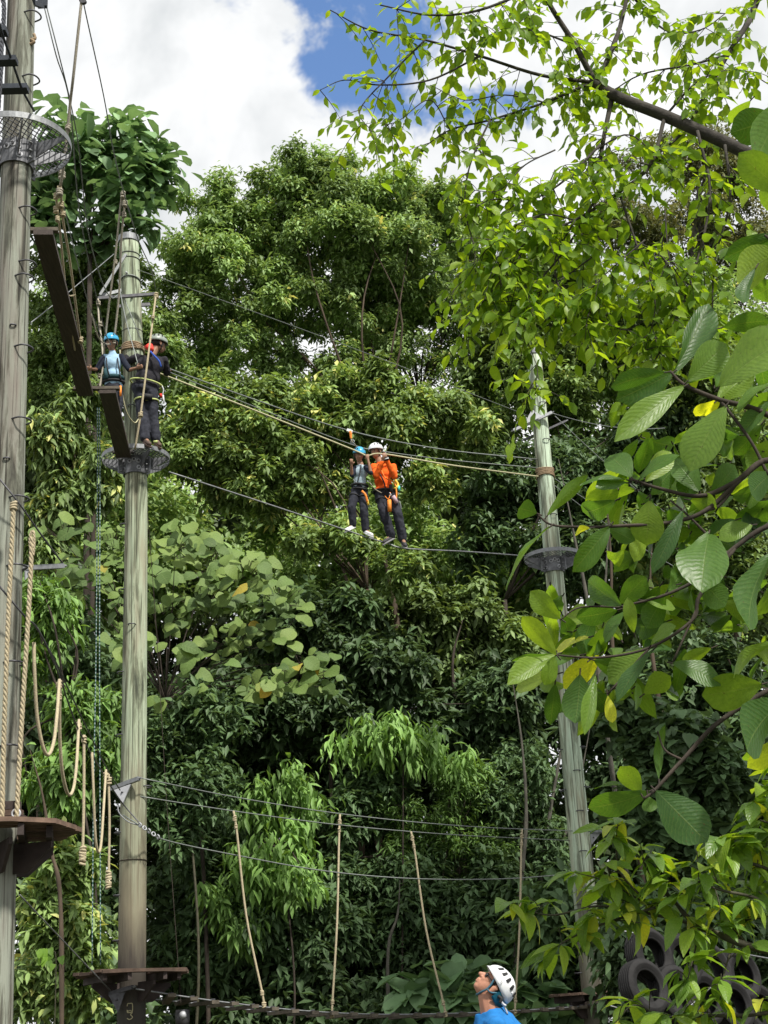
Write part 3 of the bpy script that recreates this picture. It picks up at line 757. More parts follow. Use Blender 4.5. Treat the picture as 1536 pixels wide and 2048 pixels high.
strand('suspension_rope', 'slack rope swag in front of the face of the child on the plank', [at(183, 628, 18), at(197, 675, 18.3), at(212, 688, 18.6), at(224, 686, 18.7), at(230, 681, 18.8)], .0095, M['rope_grey'], 'rope', PRG, knot=[(at(228, 683, 18.7), .026)])
strand('steel_cable', 'cable in the raised hand of the child on the plank', [at(236, 560, 19.5), at(252, 640, 19), at(277, 733, 18.7)], .008, M['cable'], 'cable', PRG)
strand('steel_cable', 'cable from the spreader bar to the back of the man in black', [at(249, 598, 19.7), at(268, 645, 19.7), at(287, 692, 19.8)], .008, M['cable'], 'cable', PRG)
strand('steel_cable', 'diagonal wire crossing behind the long plank', [at(62, 645, 14), at(104, 612, 15.5), at(190, 540, 18.5), at(228, 508, 19.8)], .006, M['steel'], 'cable', PRG)
hz = MB()
pb = thing('cable_block', 'dark pulley block at the top edge beside the left pole', 'pulley', at(84, 8, 12.8))
MB().box(at(85, 5, 12.8), .1, .05, .12).build('block', M['slat_dark'], pb); MB().beam(PL.p(70, PL.z_at(12)), at(84, 12, 12.75), .05, .05).build('arm', M['slat_dark'], pb)
pb = thing('cable_block', 'small dark pulley at the top edge where a rope and a cable part', 'pulley', at(165, 0, 13))
MB().box(at(165, -3, 13), .07, .04, .06).build('block', M['slat_dark'], pb); MB().lathe(at(166, 0, 12.96), (0, 1, 0), [(.001, 0), (.035, 0), (.028, .02), (.035, .04), (.001, .04)], 14).build('wheel', M['dark_steel'], pb)
# green flecked double rope hanging below the planks
mt, N_, L_, B_ = new_mat('green_white_rope')
wv = N_.new('ShaderNodeTexWave'); wv.wave_type = 'BANDS'; wv.bands_direction = 'Z'; wv.inputs['Scale'].default_value = 6.0; wv.inputs['Distortion'].default_value = 1.5
tc_ = N_.new('ShaderNodeTexCoord'); L_.new(tc_.outputs['Object'], wv.inputs['Vector'])
rp = ramp(N_, [(.45, (.012, .07, .055)), (.66, (.26, .33, .32))]); L_.new(wv.outputs['Fac'], rp.inputs['Fac']); L_.new(rp.outputs[0], B_.inputs['Base Color']); B_.inputs['Roughness'].default_value = .8
M['rope_green'] = mt
strand('belay_rope', 'left strand of the green and white flecked rope hanging beside the pale green pole', [at(195, 815, 19.2), at(195, 960, 19.2), at(192, 1300, 19.2), at(187, 1600, 19.2), at(184, 1930, 19.2)], .008, M['rope_green'], 'rope', 'green flecked ropes')
strand('belay_rope', 'right strand of the green and white flecked rope hanging beside the pale green pole', [at(199, 815, 19.15), at(200, 960, 19.15), at(199, 1300, 19.15), at(200, 1600, 19.15), at(201, 1930, 19.15)], .008, M['rope_green'], 'rope', 'green flecked ropes')

# left side: twisted ropes, swing loops and their cables
LG = 'rope loops on the left'
strand('twisted_rope', 'thick twisted rope in front of the left pole', [at(27, 1005, 11.9), at(24, 1080, 11.9), at(18, 1200, 11.9), at(12, 1350, 11.9), at(7, 1500, 11.95), at(4, 1640, 11.95)], .021, M['rope'], 'rope', LG, twist=True, knot=[(at(27, 1012, 11.9), .03)])
strand('twisted_rope', 'thick twisted rope along the right edge of the left pole ending at the eye bolt', [at(64, 1075, 12.0), at(61, 1150, 12.0), at(55, 1260, 12.0), at(46, 1400, 12.0), at(37, 1560, 12.0), at(33, 1640, 12.0), at(30, 1652, 12.0)], .021, M['rope'], 'rope', LG, twist=True)
strand('twisted_rope', 'eye splice at the top of the right twisted rope', [at(63, 1110, 12), at(60, 1085, 12), at(62, 1066, 12), at(67, 1064, 12), at(68, 1085, 12), at(66, 1112, 12)], .014, M['rope'], 'rope', LG, twist=True)
strand('steel_cable', 'cable falling across the left pole to the end of the steel arm', [at(-20, 935, 12), at(33, 1000, 12.05), at(80, 1066, 12.4), at(127, 1129, 12.9)], .0085, M['dark_steel'], 'cable', LG)
strand('steel_cable', 'left slack cable carrying the rope loops', [at(-20, 1150, 11.9), at(49, 1232, 12.1), at(75, 1258, 12.6), at(112, 1335, 13.8), at(155, 1455, 15.4), at(195, 1528, 17.5), at(240, 1600, 19.5), at(286, 1654, 19.6)], .0085, M['dark_steel'], 'cable', LG)
strand('steel_cable', 'right slack cable carrying the rope loops', [at(75, 1256, 12.7), at(114, 1330, 13.9), at(164, 1436, 15.8), at(212, 1534, 17.9), at(240, 1580, 19.3)], .0085, M['dark_steel'], 'cable', LG)
strand('rope_loop', 'nearest and largest hanging rope loop beside the left pole', [at(68, 1285, 12.7), at(69, 1340, 12.7), at(74, 1430, 12.8), at(85, 1490, 12.9), at(96, 1510, 13), at(107, 1486, 13.2), at(114, 1430, 13.4), at(119, 1360, 13.8)], .0165, M['rope'], 'rope', LG, knot=[(at(118, 1370, 13.8), .028), (at(118, 1395, 13.7), .026)])
strand('rope_loop', 'second hanging rope loop from the left, lower than the first', [at(120, 1365, 13.8), at(119, 1450, 14), at(123, 1530, 14.2), at(131, 1575, 14.4), at(139, 1590, 14.6), at(147, 1576, 14.8), at(153, 1530, 15), at(158, 1440, 15.6)], .0165, M['rope'], 'rope', LG, knot=[(at(158, 1452, 15.6), .028)])
strand('rope_loop', 'third hanging rope loop from the left, slim and close to the green rope', [at(184, 1505, 16.8), at(187, 1580, 16.8), at(190, 1660, 16.9), at(194, 1698, 17), at(199, 1703, 17.1), at(203, 1680, 17.2), at(207, 1620, 17.4), at(212, 1540, 17.8)], .0155, M['rope'], 'rope', LG, knot=[(at(212, 1552, 17.8), .03)])
strand('knotted_rope', 'straight rope with a thick knotted end between the second and third loops', [at(168, 1470, 16.0), at(168, 1560, 16), at(167, 1640, 16), at(165, 1722, 16)], .0165, M['rope'], 'rope', LG, knot=[(at(166, 1702, 16), .034), (at(165, 1712, 16), .036), (at(165, 1722, 16), .034), (at(168, 1480, 16), .027)])
strand('knotted_rope', 'straight rope with a knotted end nearest the pale green pole', [at(217, 1548, 18.2), at(219, 1640, 18.2), at(218, 1720, 18.2), at(217, 1768, 18.2)], .0155, M['rope'], 'rope', LG, knot=[(at(217, 1750, 18.2), .034), (at(217, 1760, 18.2), .036), (at(217, 1770, 18.2), .034), (at(218, 1562, 18.2), .032)])
strand('guy_wire', 'guy wire running down through the shrubs to the low platform of the pale green pole', [at(40, 1790, 16), at(120, 1875, 18), at(222, 1982, 19.7)], .008, M['steel'], 'cable')

# dark slat ladder at the top left corner
sl_root = thing('slat_ladder', 'dark slatted ladder bridge in the top left corner in front of the left pole', 'ladder', at(20, 178, 11.3))
for (x1, y, D) in ((14, 62, 10.6), (34, 121, 10.9), (56, 177, 11.3)):
    a, b = at(-60, y + 3, D), at(x1, y, D)
    MB().beam(a, b, .10, .05).build('slat', M['slat_dark'], sl_root)
MB().tube(smooth_path([at(-12, 10, 10.2), at(6, 72, 10.6), at(24, 122, 10.9), at(45, 180, 11.3), at(68, 222, 11.9)], 6), .012, 6).build('ladder_cable', M['slat_dark'], sl_root, smooth=True)
strand('braided_rope', 'dark braided rope ends hanging behind the slat ladder', [at(2, -20, 11.2), at(8, 20, 11.2), at(3, 90, 11.2), at(2, 140, 11.2), at(-4, 220, 11.2)], .022, plain('dark_blue_rope', (.07, .075, .09), .85, 0, .4, 30, .5), 'rope', None, twist=True)

# ------------------------------------------------------------------ tyres
def tyre_mesh():
    mb = MB(); R, w = .285, .185; n = 36
    prof = [(R - .13, -w * .34), (R - .118, -w * .44), (R - .10, -w * .44), (R - .096, -w * .485), (R - .068, -w * .5), (R - .064, -w * .525), (R - .05, -w * .52), (R - .015, -w * .44), (R, -w * .36)]
    for k in range(5):
        h = -w * .3 + w * .6 * k / 4; prof += [(R + .002, h - .012), (R + .002, h + .008), (R - .010, h + .011), (R - .010, h + .016)]
    prof += [(R, w * .36), (R - .015, w * .44), (R - .05, w * .52), (R - .064, w * .525), (R - .068, w * .5), (R - .096, w * .485), (R - .10, w * .44), (R - .118, w * .44), (R - .13, w * .34), (R - .118, w * .30), (R - .03, w * .2), (R - .02, 0), (R - .03, -w * .2), (R - .118, -w * .30)]
    mb.lathe((0, 0, 0), (0, 0, 1), prof, n, closed=True); me = mb.mesh('tyre', smooth=True); me.materials.append(M['rubber']); return me


tm = tyre_mesh()
for k, (px, py, D, an, lab) in enumerate((
        (1298, 1912, 16.0, 0, 'upper left tyre of the hanging tyre wall, touching the top cable'), (1358, 1924, 16.3, 2, 'second tyre of the upper row in the tyre wall'),
        (1287, 1976, 15.7, -3, 'lower left tyre of the hanging tyre wall, beside the wooden platform'), (1346, 1988, 16.0, 1, 'second tyre of the lower row in the tyre wall'),
        (1418, 1940, 16.7, 0, 'third tyre of the upper row, mostly behind leaves'), (1403, 2000, 16.4, 3, 'third tyre of the lower row, behind hanging leaves'),
        (1462, 2012, 16.8, -2, 'fourth tyre of the lower row in the tyre wall'), (1516, 2022, 17.2, 0, 'rightmost tyre of the lower row at the picture edge'), (1478, 1952, 17.1, 1, 'fourth tyre of the upper row, hidden by the bright shrub'))):
    o = bpy.data.objects.new('tyre', tm); col.objects.link(o)
    n = Vector((.62, -.74, .10)).normalized(); o.rotation_mode = 'QUATERNION'
    o.rotation_quaternion = (Matrix.Rotation(R_(an - 8), 3, 'Y') @ n.to_track_quat('Z', 'Y').to_matrix()).to_quaternion()
    o.location = at(px, py, D); tag(o, lab, 'tyre', 'tyres of the hanging tyre wall')
strand('steel_cable', 'cable along the top of the tyre wall', [at(1240, 1861, 15.7), at(1460, 1903, 16.9), at(1600, 1928, 17.6)], .009, M['steel'], 'cable', CG)
strand('steel_cable', 'thin cable slung below the tyre wall', [at(1215, 2010, 15.6), at(1290, 2030, 15.7), at(1350, 2031, 15.8), at(1385, 2008, 15.9), at(1432, 1965, 16)], .007, M['steel'], 'cable', CG)

# ------------------------------------------------------------------ people
def blob(mb, name, mat, parent, voxel=.012, fold=0.0, seed=0, smooth_it=3):
    """merge the overlapping shells of mb into one continuous skin"""
    org = top(parent).location.copy(); me = mb.mesh('tmp', org); o = bpy.data.objects.new('tmp', me); col.objects.link(o)
    rm = o.modifiers.new('r', 'REMESH'); rm.mode = 'VOXEL'; rm.voxel_size = voxel
    sm = o.modifiers.new('s', 'SMOOTH'); sm.iterations = smooth_it; sm.factor = .5
    dg = bpy.context.evaluated_depsgraph_get(); dg.update()
    res = bpy.data.meshes.new_from_object(o.evaluated_get(dg)); bpy.data.objects.remove(o); bpy.data.meshes.remove(me)
    if fold:
        nn = len(res.vertices); co = np.empty(nn * 3); res.vertices.foreach_get('co', co); co = co.reshape(-1, 3)
        no = np.empty(nn * 3); res.vertices.foreach_get('normal', no); no = no.reshape(-1, 3)
        for i in range(nn):
            c = co[i]; q = Vector((c[0] * 13 + seed, c[1] * 13, c[2] * 11))
            w = (noise.noise(q) + .5 * noise.noise(q * 2.1)) * fold
            co[i] = c + no[i] * w
        res.vertices.foreach_set('co', co.ravel())
    res.polygons.foreach_set('use_smooth', [True] * len(res.polygons)); res.update()
    res.name = name; res.materials.clear(); res.materials.append(mat)
    ob = bpy.data.objects.new(name, res); col.objects.link(ob); ob.parent = parent
    return ob


def cloth(name, c, rough=.9, var=.18): return plain(name, c, rough, 0, var, 14, .25, spec=.15)


M['skin'] = plain('brown_skin', (.30, .165, .105), .55, 0, .12, 9, .05, spec=.35)
M['skin_red'] = plain('tanned_skin', (.42, .20, .13), .5, 0, .14, 12, .06, spec=.4)
M['hair'] = plain('black_hair', (.012, .011, .011), .6, 0, .2, 60, .3)
M['orange'] = cloth('orange_shirt', (.80, .13, .018)); M['vest'] = cloth('pale_blue_vest', (.36, .46, .52)); M['navy'] = cloth('navy_sleeve', (.018, .022, .035))
M['black_pants'] = cloth('charcoal_trousers', (.032, .034, .045), var=.35); M['black_shirt'] = cloth('black_shirt', (.028, .027, .033), var=.3)
M['blue_hood'] = cloth('bright_blue_hoodie', (.02, .155, .42)); M['light_blue'] = cloth('light_blue_shirt', (.33, .50, .66)); M['dark_teal'] = cloth('dark_teal_cloth', (.03, .07, .08))
M['white_shell'] = plain('white_helmet_shell', (.74, .76, .79), .3, 0, .05, 6, 0, spec=.5); M['blue_shell'] = plain('sky_blue_helmet_shell', (.04, .36, .62), .3, 0, .08, 6, 0, spec=.5)
M['grey_shell'] = plain('grey_green_helmet_shell', (.24, .28, .25), .4, 0, .12, 6, 0); M['teal_shell'] = plain('teal_helmet_back', (.015, .12, .18), .35, 0, .15, 6, 0)
M['black_gear'] = plain('black_webbing', (.015, .015, .018), .7, 0, .3, 30, .2); M['strap_blue'] = plain('blue_strap', (.02, .08, .42), .7); M['strap_lime'] = plain('lime_strap', (.48, .55, .20), .7)
M['orange_gear'] = plain('orange_webbing', (.85, .26, .03), .6, 0, .15); M['red_gear'] = plain('red_hood', (.75, .045, .03), .7); M['teal_gear'] = plain('turquoise_tag', (.05, .5, .45), .6); M['yellow_gear'] = plain('yellow_gear', (.75, .5, .05), .6)
M['white_shoe'] = plain('white_shoe', (.72, .73, .74), .6); M['dark_shoe'] = plain('dark_shoe', (.04, .038, .045), .7); M['sole'] = plain('grey_sole', (.25, .25, .26), .7); M['brown_shoe'] = plain('brown_shoe', (.09, .06, .045), .7)
M['glass_dark'] = plain('dark_lens', (.008, .008, .01), .12, 0, 0, 5, 0, spec=.7); M['lip'] = plain('lips', (.34, .12, .09), .5); M['eye'] = plain('dark_eye', (.02, .015, .012), .3, 0, 0, 5, 0)
M['pink_gear'] = plain('pale_pink_pouch', (.45, .33, .38), .7)


def head_frame(fwd, up):
    f = Vector(fwd).normalized(); u = Vector(up); u = (u - f * u.dot(f)).normalized(); l = u.cross(f)
    return Matrix((f, l, u)).transposed()         # columns: forward, left, up


def head_parts(mb, c, H, s=1.0, fine=False):
    X = lambda x, y, z: c + (H @ Vector((x, y, z))) * s
    E = lambda p, r: mb.ell(X(*p), tuple(q * s for q in r), H, 16, 10)
    E((-.008, 0, .035), (.098, .078, .092)); E((.03, 0, -.035), (.066, .062, .078)); E((.058, 0, -.082), (.034, .034, .026))
    E((.055, .0, .0), (.045, .058, .05)); E((.074, .028, -.02), (.02, .02, .022)); E((.074, -.028, -.02), (.02, .02, .022))
    E((.078, 0, .035), (.02, .05, .014))
    mb.capsule(X(.086, 0, .022), X(.118, 0, -.018), .011 * s, .0155 * s, 8); E((.1, .012, -.022), (.011, .009, .008)); E((.1, -.012, -.022), (.011, .009, .008))
    E((.094, 0, -.047), (.016, .024, .0085)); E((.091, 0, -.064), (.016, .021, .0095))
    for sd in (-1, 1):
        E((-.008, .083 * sd, -.008), (.021, .012, .034)); E((-.014, .09 * sd, .01), (.018, .008, .016)); E((-.004, .085 * sd, -.036), (.012, .009, .012))
    return X


def hand(mb, w, fdir, palm_n, s=1.0, curl=1.0, side=1):
    """palm and five fingers curled round a grip; w wrist, fdir towards the fingers, palm_n out of the palm"""
    f = Vector(fdir).normalized(); n = Vector(palm_n); n = (n - f * n.dot(f)).normalized(); a = f.cross(n)
    Hm = Matrix((f, a, n)).transposed()
    mb.ell(w + f * .05 * s, (.052 * s, .042 * s, .02 * s), Hm, 10, 8)
    for k, (L, o) in enumerate(((.07, .032), (.08, .011), (.075, -.011), (.058, -.031))):
        p0 = w + f * (.085 * s) + a * (o * s); c1 = 1.05 * curl
        d1 = f * math.cos(.5 * c1) + n * math.sin(.5 * c1); d2 = f * math.cos(1.6 * c1) + n * math.sin(1.6 * c1); d3 = f * math.cos(2.6 * c1) + n * math.sin(2.6 * c1)
        p1 = p0 + d1 * (L * .45 * s); p2 = p1 + d2 * (L * .35 * s); p3 = p2 + d3 * (L * .25 * s)
        mb.capsule(p0, p1, .010 * s, .0095 * s, 7); mb.capsule(p1, p2, .0095 * s, .009 * s, 7); mb.capsule(p2, p3, .009 * s, .008 * s, 7)
    t0 = w + f * .025 * s + a * (.035 * s * side) + n * .008 * s; t1 = t0 + (f * .6 + a * (.7 * side) + n * .5).normalized() * (.035 * s); t2 = t1 + (f * .6 + n * .8 - a * (.2 * side)).normalized() * (.032 * s)
    mb.capsule(t0, t1, .0125 * s, .0115 * s, 7); mb.capsule(t1, t2, .0115 * s, .0095 * s, 7)


def helmet(root, c, H, s, mat, vents=True, lower=None, mark=False):
    X = lambda x, y, z: c + (H @ Vector((x, y, z))) * s
    hr = thing_child('helmet', root)
    mb = MB(); nu, nv = 28, 9; rows = []
    for j in range(nv + 1):
        th = (math.pi * .53) * j / nv; row = []
        for i in range(nu):
            ph = 2 * math.pi * i / nu; cz = math.cos(th); sr_ = math.sin(th)
            front = math.cos(ph)
            z = .045 + .098 * cz - (.010 * (1 - front) * (j / nv) ** 3) + (.012 * front * (j / nv) ** 3)
            rad = 1 + (.03 * math.cos(6 * ph) * sr_ * (1 - j / nv)) * .35
            row.append(len(mb.v)); mb.v.append(X(-.012 + .128 * sr_ * front * rad + (.014 * max(0, front) if j == nv else 0), .100 * sr_ * math.sin(ph) * rad, z))
        rows.append(row)
    for j in range(nv):
        for i in range(nu): mb.f.append((rows[j][i], rows[j + 1][i], rows[j + 1][(i + 1) % nu], rows[j][(i + 1) % nu]))
    # thickness: an inner shell and the rim between them
    n0 = len(mb.v); cc = X(-.012, 0, .03)
    for k in range(n0): mb.v.append(cc + (mb.v[k] - cc) * .93)
    fo = list(mb.f)
    for f in fo: mb.f.append(tuple(n0 + q for q in reversed(f)))
    for i in range(nu):
        a, b = rows[nv][i], rows[nv][(i + 1) % nu]; mb.f.append((a, n0 + a, n0 + b, b))
    sh = mb.build('shell', mat, hr, smooth=True)
    if vents:
        for sd in (-1, 1):
            for k, (ph, th, L) in enumerate(((40, 52, .040), (66, 50, .042), (92, 52, .042), (120, 58, .038), (148, 66, .032))):
                a, t = R_(ph) * sd, R_(th)
                q = Vector((-.012 + .128 * math.sin(t) * math.cos(a), .1 * math.sin(t) * math.sin(a), .045 + .098 * math.cos(t)))
                n = Vector((q.x + .012, q.y * 1.3, (q.z - .045) * 1.2)).normalized(); u = Vector((0, 0, 1)) - n * n.z; u.normalize(); w = n.cross(u)
                mv = MB(); pts = [q + u * (L * .5) + w * .004, q + u * (L * .46) - w * .011, q - u * (L * .3) - w * .013, q - u * (L * .5) - w * .004, q - u * (L * .42) + w * .010]
                mv.plate([X(*p) for p in pts], H @ n, .006 * s); mv.build('vent', M['black_gear'], hr)
    if lower:
        mb = MB(); prof = []
        nu = 16; rws = []
        for j in range(5):
            row = []
            for i in range(nu + 1):
                ph = R_(100 + 160 * i / nu); t = j / 4; z = .014 - t * (.095 * (1 - .35 * abs(math.sin(ph))))
                rr = 1.0 - .06 * t; row.append(len(mb.v)); mb.v.append(X(-.016 + .124 * rr * math.cos(ph), .097 * rr * math.sin(ph), z))
            rws.append(row)
        for j in range(4):
            for i in range(nu): mb.f.append((rws[j][i], rws[j + 1][i], rws[j + 1][i + 1], rws[j][i + 1]))
        n0 = len(mb.v); cc = X(-.016, 0, .02)
        for k in range(n0): mb.v.append(cc + (mb.v[k] - cc) * .92)
        for f in list(mb.f): mb.f.append(tuple(n0 + q for q in reversed(f)))
        for i in range(nu): mb.f.append((rws[4][i], n0 + rws[4][i], n0 + rws[4][i + 1], rws[4][i + 1]))
        mb.build('back_shell', lower, hr, smooth=True)
    if mark:
        P = []
        for k in range(10):
            a = R_(60 + 240 * k / 9); q = Vector((.006 + .012 * math.cos(a), .1045, .038 + .013 * math.sin(a) + .012)); P.append(X(*q))
        MB().tube(P, .0016 * s, 6).build('maker_mark', M['sole'], hr, smooth=True)
        MB().tube([X(.085, .062, .062), X(.078, .07, .058), X(.07, .075, .06)], .0014 * s, 6).build('maker_mark', M['sole'], hr, smooth=True)
    return hr


def thing_child(name, root):
    o = bpy.data.objects.new(name, None); col.objects.link(o); o.parent = root; o.empty_display_size = .1; return o


def straps(root, c, H, s, mat):
    X = lambda x, y, z: c + (H @ Vector((x, y, z))) * s
    mb = MB()
    for sd in (-1, 1):
        mb.tube(smooth_path([X(.045, .083 * sd, .045), X(.02, .085 * sd, -.03), X(.022, .060 * sd, -.082), X(.022, 0, -.118)], 5), .0075 * s, 6)
        mb.tube(smooth_path([X(-.06, .08 * sd, .03), X(-.02, .088 * sd, -.03), X(.02, .084 * sd, -.045)], 5), .0065 * s, 6)
    mb.build('chin_strap', mat, root, smooth=True)


def limb(mb, pts, rs):
    for a, b, r0, r1 in zip(pts[:-1], pts[1:], rs[:-1], rs[1:]): mb.capsule(a, b, r0, r1, 10)


def person(label, D, j, fwd, up, s, group, head_s=1.0, skin=None, shirt=None, sleeve=None, sleeve_to='elbow', pants=None, shoe=None, helm=None, helm_lower=None, voxel=.012, torso=(.15, .10), mark=False, hand_n=None, glasses=False, helm_s=1.14, neck_r=1.0, chin=None, shoe_dir=None):
    J = {k: at(v[0], v[1], D + (v[2] if len(v) > 2 else 0)) for k, v in j.items()}
    skin = skin or M['skin']; feet = (J['ankL'] + J['ankR']) / 2
    root = thing('person', label, 'person', Vector((feet.x, feet.y, min(J['ankL'].z, J['ankR'].z) - .09 * s)), group)
    H = head_frame(fwd, up); c = J['head']
    b = MB(); X = head_parts(b, c, H, s * head_s)
    b.capsule(X(-.025, 0, -.06), J['neck'], .054 * s * neck_r, .06 * s * neck_r)
    across = (J['shL'] - J['shR']).normalized(); spine = (J['neck'] - J['hip']).normalized(); fr = across.cross(spine).normalized()
    Tm = Matrix((across, fr, spine)).transposed()
    tw, td = torso
    chest = J['neck'].lerp(J['hip'], .34); belly = J['neck'].lerp(J['hip'], .7)
    for k in (0, 1):
        g = (MB(), .86)[k] if k else b
    def trunk(mb, q, low=True):
        mb.ell(chest, (tw * q, td * q, .17 * s * q ** .5), Tm, 14, 10); mb.ell(belly, (tw * .86 * q, td * .93 * q, .16 * s * q ** .5), Tm, 14, 10)
        mb.capsule(J['shL'], J['shR'], .058 * s * q, .058 * s * q); mb.capsule(J['neck'] - spine * .02, chest, .065 * s * q, .1 * s * q)
        if low: mb.ell(J['hip'], (tw * .92 * q, td * 1.0 * q, .11 * s), Tm, 14, 10)
    trunk(b, .84)
    for sd in 'LR':
        limb(b, [J['sh' + sd], J['el' + sd], J['wr' + sd]], [.047 * s, .036 * s, .026 * s])
        fd = (J['wr' + sd] - J['el' + sd]).normalized(); pn = Vector((hand_n or {}).get(sd, (0, 1, .2)))
        hand(b, J['wr' + sd], fd, pn, s, side=1 if sd == 'L' else -1)
        limb(b, [J['hi' + sd], J['kn' + sd], J['ank' + sd]], [.072 * s, .05 * s, .036 * s])
        b.capsule(J['ank' + sd], J['toe' + sd], .035 * s, .026 * s)
    body = blob(b, 'body', skin, root, voxel * (.88 if voxel > .011 else .65), 0, 0, 3 if voxel > .011 else 2)
    t = MB(); trunk(t, 1.0); t.ell(J['hip'] + spine * .03, (tw * 1.0, td * 1.06, .07 * s), Tm, 14, 8)
    blob_sleeves = []
    if sleeve is None or sleeve == shirt:
        for sd in 'LR':
            e = J['el' + sd]
            if sleeve_to == 'wrist': limb(t, [J['sh' + sd], e, e.lerp(J['wr' + sd], .9)], [.066 * s, .054 * s, .04 * s])
            else: limb(t, [J['sh' + sd], J['sh' + sd].lerp(e, .8)], [.066 * s, .058 * s])
    blob(t, 'shirt', shirt, root, voxel, .010 * s, 3.3)
    if sleeve is not None and sleeve != shirt:
        for sd in 'LR':
            m2 = MB(); e = J['el' + sd]; sh = J['sh' + sd]; limb(m2, [sh, sh.lerp(e, .95)], [.064 * s, .052 * s]); blob(m2, 'sleeve', sleeve, root, voxel, .006)
    p = MB(); p.ell(J['hip'] - spine * .01, (tw * .97, td * 1.08, .12 * s), Tm, 14, 10)
    for sd in 'LR': limb(p, [J['hi' + sd], J['kn' + sd], J['ank' + sd].lerp(J['kn' + sd], .06)], [.100 * s, .084 * s, .076 * s])
    blob(p, 'trousers', pants, root, voxel, .013 * s, 8.1)
    for sd in 'LR':
        a, to = J['ank' + sd], J['toe' + sd]; d = (to - a); d = d.normalized(); u = Vector((0, 0, 1)); l_ = u.cross(d).normalized()
        hm = MB(); heel = a - d * .03 * s + Vector((0, 0, -.035)) * s
        hm.capsule(heel, to, .043 * s, .034 * s); hm.capsule(a, heel + d * .08 * s, .044 * s, .04 * s)
        so = blob(hm, 'shoe', shoe, root, .008, 0)
        dd = (to - heel); Ls = dd.length + .09 * s; cxx = (to + heel) / 2 - Vector((0, 0, .038 * s)); f2 = dd.normalized(); s2 = u.cross(f2).normalized(); u2 = f2.cross(s2)
        pts = []
        for k in range(14):
            th = 2 * math.pi * k / 14; pts.append(cxx + f2 * (math.cos(th) * Ls / 2) + s2 * (math.sin(th) * .045 * s))
        MB().plate(pts, u2, .022 * s).build('sole', M['sole'] if shoe == M['dark_shoe'] else shoe, so)
    hb = MB(); q = s * head_s
    hb.ell(X(-.022, 0, .03), (.100 * q, .083 * q, .094 * q), H, 16, 10); hb.build('hair', M['hair'], root, smooth=True)
    if helm:
        helmet(root, c, H, q * helm_s, helm, True, helm_lower, mark); straps(root, c, H, q, chin or M['black_gear'])
    if glasses:
        for sd in (-1, 1):
            MB().ell(X(.088, .03 * sd, .012), (.012 * q, .027 * q, .019 * q), H, 12, 8).build('lens', M['glass_dark'], root, smooth=True)
            MB().tube([X(.086, .055 * sd, .016), X(-.005, .083 * sd, .012)], .004 * q, 6).build('temple', M['glass_dark'], root, smooth=True)
    else:
        for sd in (-1, 1): MB().ell(X(.086, .03 * sd, .012), (.008 * q, .013 * q, .0065 * q), H, 10, 6).build('eye', M['eye'], root, smooth=True)
        for sd in (-1, 1): MB().tube([X(.091, .016 * sd, .032), X(.094, .03 * sd, .036), X(.08, .048 * sd, .03)], .004 * q, 6).build('eyebrow', M['hair'], root, smooth=True)
    MB().ell(X(.0955, 0, -.0565), (.008 * q, .02 * q, .0035 * q), H, 10, 6).build('mouth', M['lip'], root, smooth=True)
    return root, J, dict(T=Tm, tw=tw, td=td, s=s, spine=spine, fr=fr, across=across)


def belt(root, J, g, mat, t0=.0, name='harness_belt', k=1.12, r=.018, tilt=0.0):
    c = J['hip'] + g['spine'] * t0; P = []
    for i in range(29):
        a = 2 * math.pi * i / 28
        P.append(c + g['across'] * (math.cos(a) * g['tw'] * k) + g['fr'] * (math.sin(a) * g['td'] * (k + .08)) + g['spine'] * (tilt * math.cos(a)))
    return MB().tube(P, r, 6, cap=False).build(name, mat, root, smooth=True)


def leg_loops(root, J, g, mat):
    for sd in 'LR':
        h, kn = J['hi' + sd], J['kn' + sd]; c = h.lerp(kn, .35); a, u, w = frame(kn - h)
        P = [c + (u * math.cos(q) + w * math.sin(q)) * (.094 * g['s']) for q in [2 * math.pi * k / 20 for k in range(21)]]
        MB().tube(P, .014, 6, cap=False).build('leg_loop', mat, root, smooth=True)


def bits(root, items):
    for name, mat, pts, r in items:
        MB().tube(smooth_path(pts, 4) if len(pts) > 2 else pts, r, 8).build(name, mat, root, smooth=True)


PG = 'climbers on the ropes course'
# man in orange on the wire
D1 = 22.25
r1, J1, g1 = person('man in orange long-sleeved shirt and white helmet standing on the wire', D1, dict(
    head=(752, 904, -.02), neck=(760, 926), hip=(769, 984), shL=(786, 934, -.02), shR=(747, 934, -.06), elL=(789, 953, -.22), elR=(752, 952, -.26), wrL=(773, 919, -.36), wrR=(765, 922, -.36),
    hiL=(781, 989), hiR=(760, 988), knL=(796, 1030, -.06), knR=(768, 1026, -.08), ankL=(806, 1080, .03), ankR=(783, 1072, 0), toeL=(811, 1091, -.16), toeR=(768, 1084, -.05)),
    (-.55, -.78, -.28), (0, 0, 1), .97, PG, shirt=M['orange'], sleeve_to='wrist', pants=M['black_pants'], shoe=M['dark_shoe'], helm=M['white_shell'], torso=(.165, .115), hand_n={'L': (-.3, .8, .3), 'R': (-.3, .8, .3)})
belt(r1, J1, g1, M['black_gear'], .0); leg_loops(r1, J1, g1, M['black_gear'])
